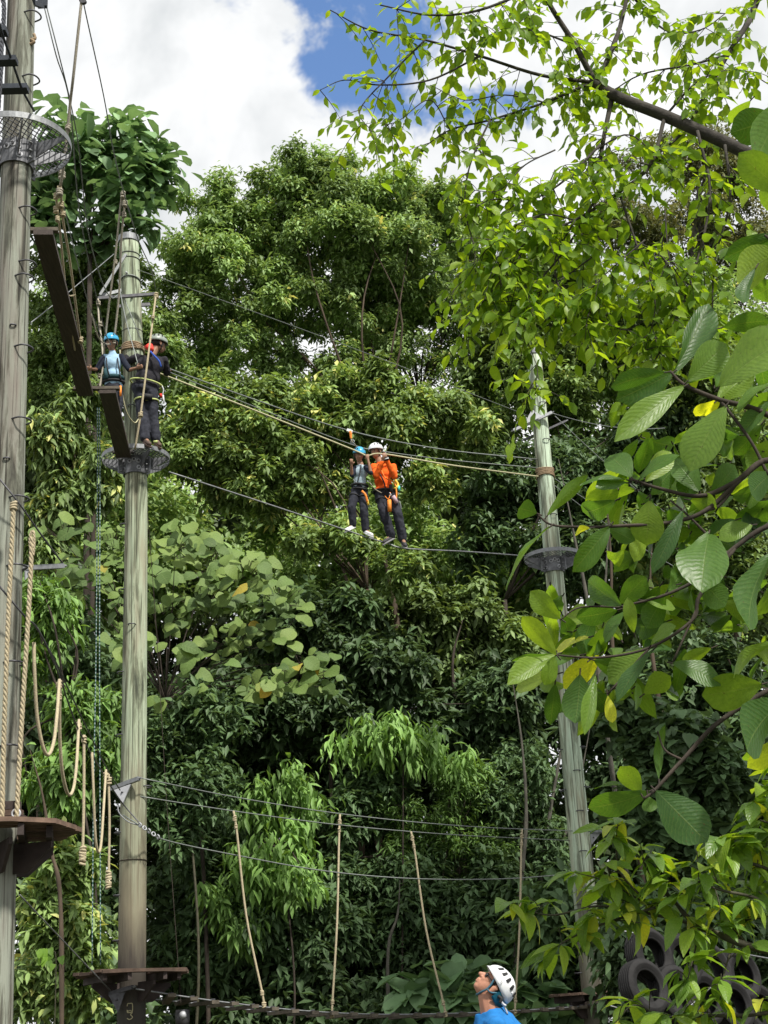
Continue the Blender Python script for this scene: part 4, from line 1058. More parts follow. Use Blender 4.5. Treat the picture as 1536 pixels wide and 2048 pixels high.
bits(r1, [('glove_cuff', M['black_gear'], [at(772, 914, D1 - .38), at(774, 921, D1 - .36)], .036), ('glove_cuff', M['white_shoe'], [at(773, 916.5, D1 - .38), at(773.6, 918.5, D1 - .375)], .0375),
          ('chest_harness', M['black_gear'], [at(757, 928, D1 - .13), at(755, 940, D1 - .14), at(762, 952, D1 - .15), at(768, 965, D1 - .15), at(772, 982, D1 - .14)], .013),
          ('orange_sling', M['orange_gear'], [at(760, 934, D1 - .15), at(770, 955, D1 - .16), at(785, 962, D1 - .15), at(792, 975, D1 - .1)], .010),
          ('orange_pouch', M['orange_gear'], [at(778.5, 1000, D1 - .2), at(779.5, 1023, D1 - .2)], .032), ('pouch_strap', M['orange_gear'], [at(770, 992, D1 - .17), at(777, 998, D1 - .2), at(781, 985, D1 - .16)], .006),
          ('gear_sling', M['orange_gear'], [at(790, 968, D1 - .08), at(793, 985, D1 - .1), at(792, 1002, D1 - .1)], .012), ('gear_sling', M['yellow_gear'], [at(790, 960, D1 - .06), at(796, 970, D1 - .06), at(789, 978, D1 - .1)], .022),
          ('gear_tag', M['teal_gear'], [at(797, 972, D1 - .06), at(798, 982, D1 - .06)], .024), ('gear_pouch', M['pink_gear'], [at(786, 992, D1 - .15), at(794, 1006, D1 - .13)], .035),
          ('carabiner', M['pale_steel'], [at(779, 985, D1 - .18), at(782, 990, D1 - .18), at(778, 992, D1 - .18)], .008), ('lanyard', M['steel'], [at(799, 1002, D1 - .05), at(802, 1015, D1 - .05), at(800, 1028, D1 - .05)], .008),
          ('lanyard', M['rope_grey'], [at(737, 962, D1 - .3), at(750, 978, D1 - .25), at(763, 986, D1 - .18)], .008), ('gear_pouch', M['black_gear'], [at(781, 970, D1 - .14), at(783, 984, D1 - .14)], .03)])
# child on the wire
D2 = 22.05
r2, J2, g2 = person('child in pale blue vest and sky blue helmet standing on the wire', D2, dict(
    head=(718, 911, -.02), neck=(722, 930), hip=(719, 977), shL=(732, 935, -.06), shR=(712, 937, .04), elL=(742, 946, -.2), elR=(704, 951, -.1), wrL=(736, 919, -.22), wrR=(703, 930, -.2),
    hiL=(726, 982), hiR=(712, 981), knL=(728, 1020, -.08), knR=(703, 1015, -.08), ankL=(731, 1060, 0), ankR=(706, 1050, 0), toeL=(744, 1070, -.1), toeR=(692, 1060, -.06)),
    (.18, -.9, -.42), (.1, 0, 1), .80, PG, head_s=1.12, shirt=M['vest'], sleeve=M['navy'], pants=M['black_pants'], shoe=M['white_shoe'], helm=M['blue_shell'], torso=(.122, .09), hand_n={'L': (0, .9, .3), 'R': (0, .9, .3)})
belt(r2, J2, g2, M['black_gear'], .045, r=.02); belt(r2, J2, g2, M['black_gear'], -.03, r=.015); leg_loops(r2, J2, g2, M['black_gear'])
bits(r2, [('chest_harness', M['black_gear'], [at(722, 930, D2 - .1), at(719, 950, D2 - .12), at(715, 966, D2 - .12)], .009), ('lanyard', M['orange_gear'], [at(724, 982, D2 - .16), at(731, 990, D2 - .17), at(735, 1005, D2 - .14)], .018),
          ('lanyard', M['yellow_gear'], [at(734, 1000, D2 - .14), at(737, 1010, D2 - .14)], .018), ('tether', M['steel'], [at(715, 966, D2 - .14), at(709, 962, D2 - .15), at(707, 958, D2 - .15)], .007)])
trl = thing('trolley', 'pale and orange trolley with sling hanging on the safety cable above the child', 'trolley', at(699, 862, 22.1))
MB().beam(at(694, 860, 22.07), at(705, 864, 22.07), .05, .045).build('housing', M['white_shell'], trl)
MB().capsule(at(701, 864, 22.06), at(702, 876, 22.06), .026, .018).build('grip', M['orange_gear'], trl, smooth=True)
MB().tube(smooth_path([at(702, 878, 22.06), at(706, 886, 22.06), at(712, 893, 22.2), at(717, 930, 22.25), at(719, 962, 22.2)], 4), .008, 6).build('sling', M['rope_grey'], trl, smooth=True)
MB().lathe(at(705, 883, 22.06), (.3, 1, 0), [(.03 + .006 * math.cos(t), .006 * math.sin(t)) for t in [q * math.pi / 3 for q in range(6)]], 14, closed=True).build('carabiner', M['pale_steel'], trl, smooth=True)
MB().lathe(at(700.5, 861, 22.1), (0, 1, 0), [(.001, -.015), (.03, -.015), (.022, 0), (.03, .015), (.001, .015)], 14).build('wheel', M['dark_steel'], trl, smooth=True)

# man in black on the round platform
D3 = 19.72
fz = ZM + .012
ank1, ank2 = at(291, 881, D3 - .05), at(311, 882, D3 + .1)
r3, J3, g3 = person('man in black with grey helmet, seen from behind on the round platform', D3, dict(
    head=(317, 690, .05), neck=(304, 710), hip=(291, 776), shL=(274, 716, .02), shR=(328, 721, .08), elL=(256, 722, .12), elR=(334, 745, .22), wrL=(252, 706, .26), wrR=(333, 742, .42),
    hiL=(281, 784), hiR=(303, 786), knL=(284, 832, -.02), knR=(305, 834, .02), ankL=(291, 878, -.12), ankR=(312, 880, .02), toeL=(299, 888, -.2), toeR=(319, 890, -.02)),
    (.75, .62, -.2), (.1, 0, 1), 1.02, PG, shirt=M['black_shirt'], sleeve_to='wrist', pants=M['black_pants'], shoe=M['brown_shoe'], helm=M['grey_shell'], torso=(.215, .135))
belt(r3, J3, g3, M['strap_lime'], .07, tilt=.03, r=.014); leg_loops(r3, J3, g3, M['strap_lime'])
bits(r3, [('back_strap', M['strap_blue'], [at(301, 703, D3 - .16), at(309, 712, D3 - .19), at(318, 722, D3 - .17), at(322, 734, D3 - .14)], .014), ('red_hood', M['red_gear'], [at(292, 697, D3 - .1), at(300, 692, D3 - .1), at(302, 701, D3 - .14)], .045),
          ('lanyard', M['pale_steel'], [at(324, 772, D3 - .02), at(327, 780, D3 - .02), at(325, 790, D3 - .02)], .010), ('lanyard', M['red_gear'], [at(321, 788, D3 - .02), at(323, 794, D3 - .02)], .02), ('lanyard', M['white_shoe'], [at(326, 790, D3 - .02), at(328, 806, D3 - .02)], .012),
          ('ankle_strap', M['strap_lime'], [at(307, 884, D3 - .16), at(315, 883, D3 - .16)], .02), ('back_pocket', M['black_gear'], [at(284, 792, D3 - .12), at(305, 795, D3 - .1)], .05)])
# child on the plank
D4 = 18.9
ap = at_z(229, 846, zp + .02)
D4 = ap.y
r4, J4, g4 = person('child in light blue shirt and sky blue helmet standing on the short plank', D4, dict(
    head=(223, 686, -.03), neck=(225, 703), hip=(227, 773), shL=(242, 714, 0), shR=(208, 715, 0), elL=(259, 740, -.08), elR=(194, 739, -.1), wrL=(273, 736, -.16), wrR=(184, 738, -.2),
    hiL=(234, 777), hiR=(221, 777), knL=(237, 806, -.02), knR=(222, 808, -.02), ankL=(235, 836, .02), ankR=(224, 836, .02), toeL=(236, 842, -.12), toeR=(223, 842, -.12)),
    (-.05, -.93, -.35), (0, 0, 1), .80, PG, head_s=1.15, shirt=M['light_blue'], sleeve=M['navy'], pants=M['black_pants'], shoe=M['dark_shoe'], helm=M['blue_shell'], torso=(.132, .09), hand_n={'L': (0, .8, .5), 'R': (0, .8, .5)})
belt(r4, J4, g4, M['black_gear'], .06, r=.018); belt(r4, J4, g4, M['dark_teal'], .12, r=.03, k=1.04)
bits(r4, [('chest_harness', M['black_gear'], [at(213, 716, D4 - .08), at(214, 732, D4 - .12), at(219, 752, D4 - .12)], .009), ('chest_harness', M['black_gear'], [at(235, 716, D4 - .08), at(238, 738, D4 - .12), at(242, 760, D4 - .1)], .009),
          ('vest_panel', M['dark_teal'], [at(212, 738, D4 - .09), at(213, 758, D4 - .1)], .035), ('lanyard', M['orange_gear'], [at(241, 772, D4 - .12), at(241, 792, D4 - .12)], .016)])
# man with the white helmet below
D5 = 10.6
hc = at(985, 1974, D5)
def jj(px, py, dd=0): return (px, py, dd)
base5 = hc.z - .04
def zpx(dx, dz, dy=0):
    """photograph pixel of a point given relative to the head centre"""
    P = hc + Vector((dx, dy, dz)); d = P - CAM; z_ = d.dot(FW); return (768 + FPX * d.dot(RT) / z_, 1024 - FPX * d.dot(UP) / z_, P.y - D5)
r5, J5, g5 = person('man in bright blue hoodie and white helmet looking up at the bottom edge', D5, dict(
    head=(985, 1974, 0), neck=zpx(-.02, -.19), hip=zpx(-.02, -.78), shL=zpx(-.01, -.27, -.19), shR=zpx(.03, -.27, .19), elL=zpx(-.02, -.56, -.25), elR=zpx(.04, -.56, .25), wrL=zpx(-.12, -.78, -.24), wrR=zpx(-.08, -.78, .26),
    hiL=zpx(-.02, -.82, -.1), hiR=zpx(-.02, -.82, .1), knL=zpx(-.05, -1.24, -.11), knR=zpx(0, -1.24, .12), ankL=zpx(-.02, -1.62, -.12), ankR=zpx(.03, -1.62, .13), toeL=zpx(-.17, -1.66, -.14), toeR=zpx(-.12, -1.66, .16)),
    (-.52, -.10, .85), (.85, 0, .52), 1.0, None, skin=M['skin_red'], shirt=M['blue_hood'], sleeve_to='wrist', pants=M['black_pants'], shoe=M['dark_shoe'], helm=M['white_shell'], helm_lower=M['teal_shell'], voxel=.010, torso=(.19, .125), mark=True, glasses=True, helm_s=1.06, neck_r=1.25, chin=plain('teal_chin_strap', (.04, .13, .19), .6))
hd = MB()
ax = Vector((-.22, 0, 1)).normalized()
hd.lathe(J5['neck'] + Vector((-.004, 0, .01)), ax, [(.082, .0), (.092, .032), (.104, .03), (.118, -.005), (.15, -.06), (.19, -.12), (.08, -.12)], 28, closed=True)
hd.ell(J5['neck'] + Vector((.105, 0, -.055)), (.06, .115, .085), None, 14, 10)
hd.capsule(J5['neck'] + Vector((0, 0, -.06)), J5['shL'], .085, .075); hd.capsule(J5['neck'] + Vector((0, 0, -.06)), J5['shR'], .085, .075)
blob(hd, 'hood', M['blue_hood'], r5, .009, .008, 1.7)
bits(r5, [('helmet_fastener', M['pale_steel'], [at(1001, 2000, D5 - .09), at(1006, 2008, D5 - .09), at(1012, 2012, D5 - .09)], .009), ('helmet_fastener', M['black_gear'], [at(996, 1992, D5 - .085), at(1003, 1998, D5 - .09), at(1000, 2006, D5 - .09)], .012),
          ('cord', M['pale_steel'], [at(1002, 2004, D5 - .08), at(1010, 2016, D5 - .08), at(1015, 2028, D5 - .08)], .006), ('helmet_tag', M['white_shoe'], [at(1023, 1984, D5 - .11), at(1025, 1988, D5 - .11)], .008)])

# ------------------------------------------------------------------ foliage tools
def unit(a): return a / np.maximum(1e-9, np.linalg.norm(a, axis=-1, keepdims=True))


T_SMALL = (np.array([(0, 0, 0), (.5, .44, .07), (0, 1, -.14), (-.5, .44, .07)]), [(0, 1, 2), (0, 2, 3)])
T_MED = (np.array([(0, 0, 0), (.40, .26, .05), (.46, .6, .03), (0, 1, -.2), (-.46, .6, .03), (-.40, .26, .05), (0, .28, -.0), (0, .62, -.06)]),
         [(0, 1, 6), (0, 6, 5), (1, 2, 7), (1, 7, 6), (6, 7, 4), (6, 4, 5), (2, 3, 7), (7, 3, 4)])
T_OBO = (np.array([(0, 0, 0), (.26, .25, .04), (.5, .62, .05), (.34, .9, -.04), (0, 1, -.16), (-.34, .9, -.04), (-.5, .62, .05), (-.26, .25, .04), (0, .3, -.02), (0, .68, -.07)]), [(0, 1, 8), (0, 8, 7), (1, 2, 9), (1, 9, 8), (8, 9, 6), (8, 6, 7), (2, 3, 9), (9, 5, 6), (3, 4, 9), (9, 4, 5)])
T_ROUND = (np.array([(0, .06, 0), (.38, -.04, .02), (.56, .34, .06), (.36, .74, .0), (0, 1.02, -.14), (-.36, .74, .0), (-.56, .34, .06), (-.38, -.04, .02), (0, .42, -.07)]),
           [(8, 0, 1), (8, 1, 2), (8, 2, 3), (8, 3, 4), (8, 4, 5), (8, 5, 6), (8, 6, 7), (8, 7, 0)])


def leaf_mass(name, P, A, N, L, W, tint, tmpl, mat, parent=None, extra=None):
    """many separate leaf blades joined into one mesh"""
    tv, tf = tmpl; n = len(P); k = len(tv)
    A = unit(A); S = unit(np.cross(A, N)); N = np.cross(S, A)
    V = P[:, None, :] + S[:, None, :] * (tv[None, :, 0, None] * W[:, None, None]) + A[:, None, :] * (tv[None, :, 1, None] * L[:, None, None]) + N[:, None, :] * (tv[None, :, 2, None] * L[:, None, None])
    V = V.reshape(-1, 3)
    F = (np.array(tf)[None] + (np.arange(n) * k)[:, None, None]).reshape(-1)
    nf = n * len(tf)
    org = np.array(top(parent).location) if parent is not None else np.zeros(3)
    me = bpy.data.meshes.new(name)
    me.vertices.add(n * k); me.vertices.foreach_set('co', (V - org).astype(np.float32).ravel())
    me.loops.add(nf * 3); me.loops.foreach_set('vertex_index', F.astype(np.int32))
    me.polygons.add(nf); me.polygons.foreach_set('loop_start', np.arange(0, nf * 3, 3, dtype=np.int32))
    at_ = me.attributes.new('tint', 'FLOAT', 'POINT'); at_.data.foreach_set('value', np.repeat(np.clip(tint, 0, 1), k).astype(np.float32))
    me.update(calc_edges=True); me.materials.append(mat)
    o = bpy.data.objects.new(name, me); col.objects.link(o)
    if parent is not None: o.parent = parent
    o['kind'] = 'stuff'
    return o


def rosettes(rng, tips, axes, k, L, wr, theta=(45, 105), droop=.6, tint0=None, back=.6):
    """k leaves round every twig tip; returns arrays for leaf_mass"""
    n = len(tips); tip = np.repeat(tips, k, 0); ax = np.repeat(unit(axes), k, 0)
    rv = rng.normal(size=(n * k, 3)); perp = unit(rv - ax * (rv * ax).sum(1, keepdims=True))
    th = np.radians(rng.uniform(theta[0] - 10, theta[1] + 15, n * k))[:, None]; szf = np.repeat(rng.uniform(.62, 1.22, n), k)
    A = ax * np.cos(th) + perp * np.sin(th); A[:, 2] -= droop * rng.uniform(.4, 1.3, n * k); A = unit(A)
    Ln = rng.uniform(L[0], L[1], n * k) * szf
    P = tip - ax * (rng.uniform(-.3, back + .5, n * k) * L[1])[:, None] + A * (Ln * .12)[:, None] + rng.normal(size=(n * k, 3)) * (.22 * L[1])
    N = unit(ax * .6 + perp * .15 + np.array([0, -.25, .75]) + rng.normal(size=(n * k, 3)) * .3)
    t0 = np.repeat(tint0 if tint0 is not None else rng.uniform(.2, .8, n), k) + rng.normal(size=n * k) * .13
    return P, A, N, Ln, Ln * wr * rng.uniform(.85, 1.15, n * k), t0


def ellipses(D, lst):
    """crown lobes given as photograph ellipses, turned into ellipsoids standing at distance D(+d)"""
    out = []
    for e in lst:
        px, py, rx, ry = e[:4]; d = D + (e[4] if len(e) > 4 else 0)
        c = at(px, py, d); s = mpp(c); out.append((np.array(c), np.array([rx * s, .5 * (rx + ry) * s * .9, ry * s * 1.02])))
    return out


def crown_tips(rng, lobes, nsub, nros, sub=(.26, .42), up=.75, shell=.62, low=-.35, zmax=None):
    """boughs spread through the crown lobes, twig tips on each bough's upper shell"""
    vol = np.array([(r[0] * r[1] * r[2]) ** (2 / 3) for _, r in lobes]); pick = rng.choice(len(lobes), nsub, p=vol / vol.sum())
    C = []; Rr = []
    for i in pick:
        c, r = lobes[i]; d = unit(rng.normal(size=3)); q = rng.uniform(.35, .92)
        C.append(c + d * r * q); Rr.append(rng.uniform(*sub) * (r[0] * r[1] * r[2]) ** (1 / 3))
    C = np.array(C); Rr = np.array(Rr); tone = rng.uniform(.25, .75, nsub)
    w = Rr ** 2; w /= w.sum(); pk = rng.choice(nsub, nros, p=w)
    d = unit(rng.normal(size=(nros * 3, 3)) + np.array([0, -.15, .35])); d = d[d[:, 2] > low][:nros]; pk = pk[:len(d)]
    rad = Rr[pk] * (shell + (1 - shell) * rng.uniform(0, 1, len(d)) ** .6)
    tips = C[pk] + d * rad[:, None] * np.array([1.15, 1.15, .88]) * np.exp(rng.normal(size=(len(d), 1)) * .16)
    axes = unit(d * .65 + np.array([0, -.05, up]) + rng.normal(size=d.shape) * .22)
    return tips, axes, tone[pk], C, Rr


def limbs(mb, base, fork, targets, r0, rng, rmin=.02):
    fork = Vector(fork); base = Vector(base)
    bend = base.lerp(fork, .5) + Vector((rng.normal() * .25, rng.normal() * .2, 0))
    mb.tube(smooth_path([base, bend, fork], 8), [r0 * (1 - .45 * k / 16) for k in range(17)], 12)
    for t in targets:
        t = Vector(t); L = (t - fork).length; m1 = fork.lerp(t, .45) + Vector((rng.normal() * .1 * L, rng.normal() * .1 * L, .10 * L))
        mb.tube(smooth_path([fork + Vector((0, 0, -.1 * r0)), m1, t], 5), [max(rmin, r0 * .2) * (1 - .85 * k / 10) + .005 for k in range(11)], 7)


def tree(name, label, D, lobes, base, leaf, mat, nsub, nros, k, seed, bark='bark', r0=.2, fork=None, group=None, sub=(.26, .42), up=.75, tmpl=T_SMALL, wr=.42, theta=(45, 105), droop=.65, tint_shift=0.0, low=-.35, young=0.0, nlimb=12, cat='tree', shell=.62, dens=1.6):
    rng = np.random.default_rng(seed); lb = ellipses(D, lobes)
    tips, axes, tone, C, Rr = crown_tips(rng, lb, int(nsub * 2.4), int(nros * dens), (sub[0] * 1.25, sub[1] * 1.2), up, .25, min(low, -.6) if droop < .8 else low)
    b = at(base[0], base[1], D); root = thing(name, label, cat, (b.x, b.y, 0), group)
    fk = at(fork[0], fork[1], D) if fork else Vector(np.mean([c for c, _ in lb], 0)) - Vector((0, 0, .3))
    tb = MB(); order = np.argsort(-Rr)[:nlimb]
    limbs(tb, (b.x, b.y, -.1), fk, [C[i] for i in order], r0, rng); tb.build('trunk', M[bark], root, smooth=True)
    tint = tone + rng.normal(size=len(tone)) * .1 + tint_shift
    if young: tint = np.where(rng.uniform(size=len(tint)) < young, .93, tint * .86)
    P, A, N, L, W, t = rosettes(rng, tips, axes, k, leaf, wr, theta, droop, tint)
    leaf_mass('crown', P, A, N, L, W, t, tmpl, mat, root)
    return root


LM = {}
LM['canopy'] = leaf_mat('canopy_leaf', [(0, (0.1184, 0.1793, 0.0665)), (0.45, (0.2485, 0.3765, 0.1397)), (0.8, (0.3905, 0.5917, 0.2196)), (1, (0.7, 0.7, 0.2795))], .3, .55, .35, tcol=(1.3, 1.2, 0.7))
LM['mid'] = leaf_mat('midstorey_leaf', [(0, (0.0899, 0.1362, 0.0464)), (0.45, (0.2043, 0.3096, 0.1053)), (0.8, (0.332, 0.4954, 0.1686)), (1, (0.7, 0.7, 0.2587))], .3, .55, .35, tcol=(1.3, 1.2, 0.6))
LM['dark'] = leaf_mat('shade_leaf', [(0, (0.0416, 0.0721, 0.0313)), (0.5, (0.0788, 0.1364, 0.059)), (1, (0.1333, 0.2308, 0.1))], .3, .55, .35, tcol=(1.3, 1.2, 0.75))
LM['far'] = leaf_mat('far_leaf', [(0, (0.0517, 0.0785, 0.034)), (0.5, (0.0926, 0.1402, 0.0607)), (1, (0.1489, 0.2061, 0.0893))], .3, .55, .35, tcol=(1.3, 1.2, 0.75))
LM['bright'] = leaf_mat('young_leaf', [(0, (0.1047, 0.1881, 0.0504)), (0.5, (0.2094, 0.3761, 0.1009)), (1, (0.3232, 0.5642, 0.1511))], .3, .55, .35, tcol=(1.3, 1.2, 0.5))
LM['olive'] = leaf_mat('fine_olive_leaf', [(0, (0.0722, 0.0876, 0.038)), (0.5, (0.1525, 0.1849, 0.0801)), (1, (0.321, 0.3113, 0.1349))], .3, .55, .35, tcol=(1.3, 1.2, 0.7))
LM['bigdark'] = leaf_mat('big_lobed_leaf', [(0, (0.0844, 0.1487, 0.0705)), (0.5, (0.1601, 0.2825, 0.134)), (1, (0.3066, 0.5055, 0.2397))], .3, .55, .35, tcol=(1.3, 1.2, 0.8))
LM['grey'] = leaf_mat('grey_green_round_leaf', [(0, (.075, .13, .04)), (.4, (.13, .215, .06)), (.98, (.21, .30, .085)), (1, (.55, .36, .04))], .28, .6, .25, veins=6, source='obj', vein_col=(.28, .36, .14), vein_amt=.35, bump=.4)
LM['over'] = leaf_mat('overhanging_leaf', [(0, (0.1121, 0.2167, 0.0329)), (0.5, (0.1868, 0.3214, 0.0419)), (1, (0.299, 0.4336, 0.0478))], .55, .42, .3, veins=7, source='obj', tcol=(1.7, 1.55, .35), vein_col=(.28, .36, .06), vein_amt=.3)
LM['over_mass'] = leaf_mat('overhanging_leaf_mass', [(0, (0.1121, 0.2167, 0.0329)), (0.5, (0.1868, 0.3214, 0.0419)), (1, (0.299, 0.4336, 0.0478))], .55, .42, .3, tcol=(1.7, 1.55, .35))
LM['big'] = leaf_mat('large_ribbed_leaf', [(0, (0.0512, 0.1281, 0.0342)), (0.45, (0.1025, 0.2135, 0.041)), (0.8, (0.1879, 0.316, 0.0478)), (0.96, (0.2733, 0.4099, 0.0598)), (1, (0.7174, 0.7515, 0.0683))], .52, .40, .45, veins=15, source='obj', tcol=(1.6, 1.5, .35), vein_col=(.26, .33, .11), vein_amt=.3, bump=.3)
LM['shrub'] = leaf_mat('shrub_leaf', [(0, (0.108, 0.216, 0.036)), (0.5, (0.192, 0.348, 0.048)), (0.85, (0.288, 0.444, 0.048)), (1, (0.54, 0.576, 0.06))], .45, .36, .5, veins=9, source='obj', tcol=(1.5, 1.4, .4), vein_col=(.32, .42, .12), vein_amt=.35)
LM['heart'] = leaf_mat('heart_leaf', [(0, (.10, .2, .03)), (1, (.22, .40, .05))], .4, .4, source='obj')


def blade_mesh(name, prof, rows, cols, mat, curl=-.25, fold=.10, wave=.02, seed=0, twist=0.0):
    """one leaf of unit length along +Y and unit width, with rib, cupped halves, drooping tip and wavy edge"""
    rg = random.Random(seed); ph = rg.uniform(0, 6); mb = MB(); uvs = []
    for i in range(rows + 1):
        t = i / rows; w = prof(t)
        for j in range(-cols, cols + 1):
            u = j / cols; e = abs(u)
            x = .5 * w * u; z = fold * e * w * .5 * (1 - .5 * e) + curl * t * t + wave * math.sin(t * 11 + ph + (2 if u > 0 else 0)) * e * e
            a = twist * t; mb.v.append(Vector((x * math.cos(a) - z * math.sin(a) * .3, t * (1 - .12 * abs(curl) * t), z + x * math.sin(a)))); uvs.append((u * .5 + .5, t))
    K = 2 * cols + 1
    for i in range(rows):
        for j in range(2 * cols):
            a = i * K + j; mb.f.append((a, a + 1, a + K + 1, a + K))
    me = mb.mesh(name, smooth=True); me.materials.append(mat)
    uv = me.uv_layers.new(name='leaf')
    for p in me.polygons:
        for li in p.loop_indices: uv.data[li].uv = uvs[me.loops[li].vertex_index]
    return me


def prof_obovate(t): return max(.012, (math.sin(math.pi * min(1, t ** 1.15)) ** .62) * (.55 + .45 * t) * 1.12 if t < 1 else .02)
def prof_ovate(t): return max(.012, math.sin(math.pi * t ** .78) ** .85 * (1.08 - .35 * t) if t < 1 else .01)
def prof_round(t): return max(.02, math.sin(math.pi * (t * .94 + .05)) ** .55 if t < 1 else .05)
def prof_heart(t): return max(.02, (1 - t) ** .55 * min(1, (t + .12) / .22) ** .6 * 1.1 if t < 1 else .01)
def prof_lance(t): return max(.012, math.sin(math.pi * t ** .9) ** .9 if t < 1 else .01)


def put_leaf(root, me, base, tip, nrm, width, name='leaf', thick=None):
    base, tip = Vector(base), Vector(tip); y = tip - base; L = y.length; y /= L
    n = Vector(nrm); n = n - y * n.dot(y)
    if n.length < 1e-4: n = frame(y)[1]
    n.normalize(); x = y.cross(n)
    o = bpy.data.objects.new(name, me); col.objects.link(o); o.parent = root
    org = top(root).location
    Mx = Matrix.Identity(4)
    for i in range(3): Mx[i][0], Mx[i][1], Mx[i][2], Mx[i][3] = x[i] * width, y[i] * L, n[i] * L, base[i] - org[i]
    o.matrix_basis = Mx
    return o


# ------------------------------------------------------------------ background trees
TG = 'trees of the forest behind the course'
tree('canopy_tree', 'tallest rounded dense green tree rising into the clouds at the centre', 34, [(605, 370, 110, 100), (440, 440, 105, 95), (760, 400, 110, 80), (470, 540, 165, 120), (480, 700, 130, 60), (620, 720, 120, 55), (350, 720, 70, 70), (760, 700, 110, 60, 1), (700, 480, 170, 120), (850, 420, 110, 95, 1), (390, 640, 90, 110), (600, 620, 170, 80), (800, 560, 130, 110, 1), (930, 470, 90, 120, 2), (540, 420, 120, 80), (690, 380, 110, 80), (330, 560, 50, 60)],
     (800, 1950), (.13, .21), LM['canopy'], 150, 11500, 9, 11, r0=.16, fork=(745, 900), group=TG, sub=(.16, .28), young=.02, nlimb=10)
tree('canopy_tree', 'thin crowned tree with pale sky gaps right of the tallest tree', 36, [(760, 640, 110, 70), (900, 620, 110, 90), (850, 720, 90, 60), (980, 640, 70, 100)], (900, 1950), (.13, .2), LM['canopy'], 60, 1500, 8, 12, bark='bark_dark', r0=.1, fork=(840, 800), group=TG, sub=(.2, .34), nlimb=26)
tree('midstorey_tree', 'broad yellow-green leafed tree directly behind the climbers on the wire', 29.5, [(600, 840, 180, 80), (440, 900, 120, 100), (790, 850, 150, 80), (910, 860, 90, 70), (560, 960, 150, 90), (380, 820, 60, 70), (480, 780, 110, 50), (700, 780, 120, 60), (640, 1090, 130, 60, -1), (790, 1130, 80, 50, -1), (860, 960, 80, 60)],
     (800, 1950), (.14, .23), LM['mid'], 110, 5600, 9, 21, r0=.1, fork=(735, 1180), group=TG, sub=(.17, .3), young=.07, wr=.42, nlimb=9, theta=(50, 100))
tree('big_leaf_tree', 'dark large-leaved tree against the clouds behind the plank ropes', 30, [(150, 300, 70, 80), (235, 335, 95, 95), (300, 415, 65, 60), (110, 410, 55, 80), (170, 240, 60, 45), (90, 260, 40, 60), (230, 430, 70, 50)], (190, 1950), (.36, .56), LM['bigdark'], 30, 220, 7, 31, bark='bark_dark', r0=.1, fork=(180, 520), group=TG, sub=(.2, .34), tmpl=T_OBO, wr=.58, theta=(30, 95), young=.2, nlimb=16, dens=1.25)
tree('midstorey_tree', 'dark crowded tree on the left between the left pole and the child', 32, [(150, 590, 110, 90), (100, 720, 80, 110), (230, 560, 70, 90), (150, 700, 90, 90), (330, 700, 70, 90)], (150, 1950), (.13, .21), LM['canopy'], 50, 1900, 9, 32, bark='bark_dark', r0=.08, group=TG, sub=(.2, .34), tint_shift=-.25, dens=2.4, nlimb=8)
tree('midstorey_tree', 'green tree with hanging bright leaf tufts left of the pale green pole', 28, [(120, 880, 70, 90), (110, 1000, 80, 70), (90, 1080, 60, 60), (200, 950, 50, 70), (150, 800, 80, 50)], (100, 1950), (.20, .32), LM['mid'], 40, 620, 9, 33, r0=.13, group=TG, sub=(.22, .36), tmpl=T_MED, wr=.3, droop=.9, theta=(60, 120), young=.08, tint_shift=-.2)
tree('canopy_tree', 'fine-leaved olive tree at the upper right behind the overhanging branch', 40, [(1280, 300, 90, 60), (1430, 330, 110, 100), (1380, 470, 130, 90), (1510, 480, 90, 110), (1250, 450, 90, 80), (1480, 620, 90, 60)], (1450, 1950), (.12, .2), LM['olive'], 70, 2300, 9, 41, bark='bark_grey', r0=.3, group=TG, sub=(.18, .3), nlimb=30)
tree('midstorey_tree', 'mid green tree behind the top of the right pole', 33, [(1000, 700, 90, 110), (1120, 760, 120, 120), (1290, 680, 120, 90), (960, 850, 90, 80), (1120, 560, 110, 90), (1000, 560, 80, 80)], (1120, 1950), (.14, .23), LM['mid'], 80, 3400, 9, 42, r0=.1, fork=(1090, 1000), group=TG, sub=(.2, .32), tint_shift=-.2, nlimb=8)
tree('midstorey_tree', 'shaded tree behind the round platform of the right pole', 31, [(1010, 980, 110, 90), (1160, 960, 120, 110), (1330, 900, 130, 110), (960, 1090, 90, 70), (1140, 1110, 110, 80)], (1000, 1950), (.15, .25), LM['dark'], 70, 2600, 9, 43, bark='bark_dark', r0=.08, fork=(1010, 1200), group=TG, sub=(.2, .32), tint_shift=.15, nlimb=8)
tree('midstorey_tree', 'dull green tree below the climbers with loose drooping sprays', 30.5, [(880, 1230, 110, 80), (760, 1260, 90, 70), (990, 1260, 100, 80), (860, 1330, 120, 60)], (920, 1950), (.17, .27), LM['mid'], 50, 1100, 9, 44, bark='bark_dark', r0=.08, fork=(905, 1400), group=TG, sub=(.2, .32), tint_shift=-.3, tmpl=T_MED)
tree('midstorey_tree', 'leafy tree filling the space at the far right behind the big leaves', 30, [(1400, 760, 120, 100), (1480, 900, 110, 110), (1380, 1050, 130, 110), (1500, 1150, 100, 120)], (1480, 1950), (.15, .24), LM['mid'], 60, 1900, 9, 45, r0=.1, group=TG, sub=(.2, .34), tint_shift=-.15)

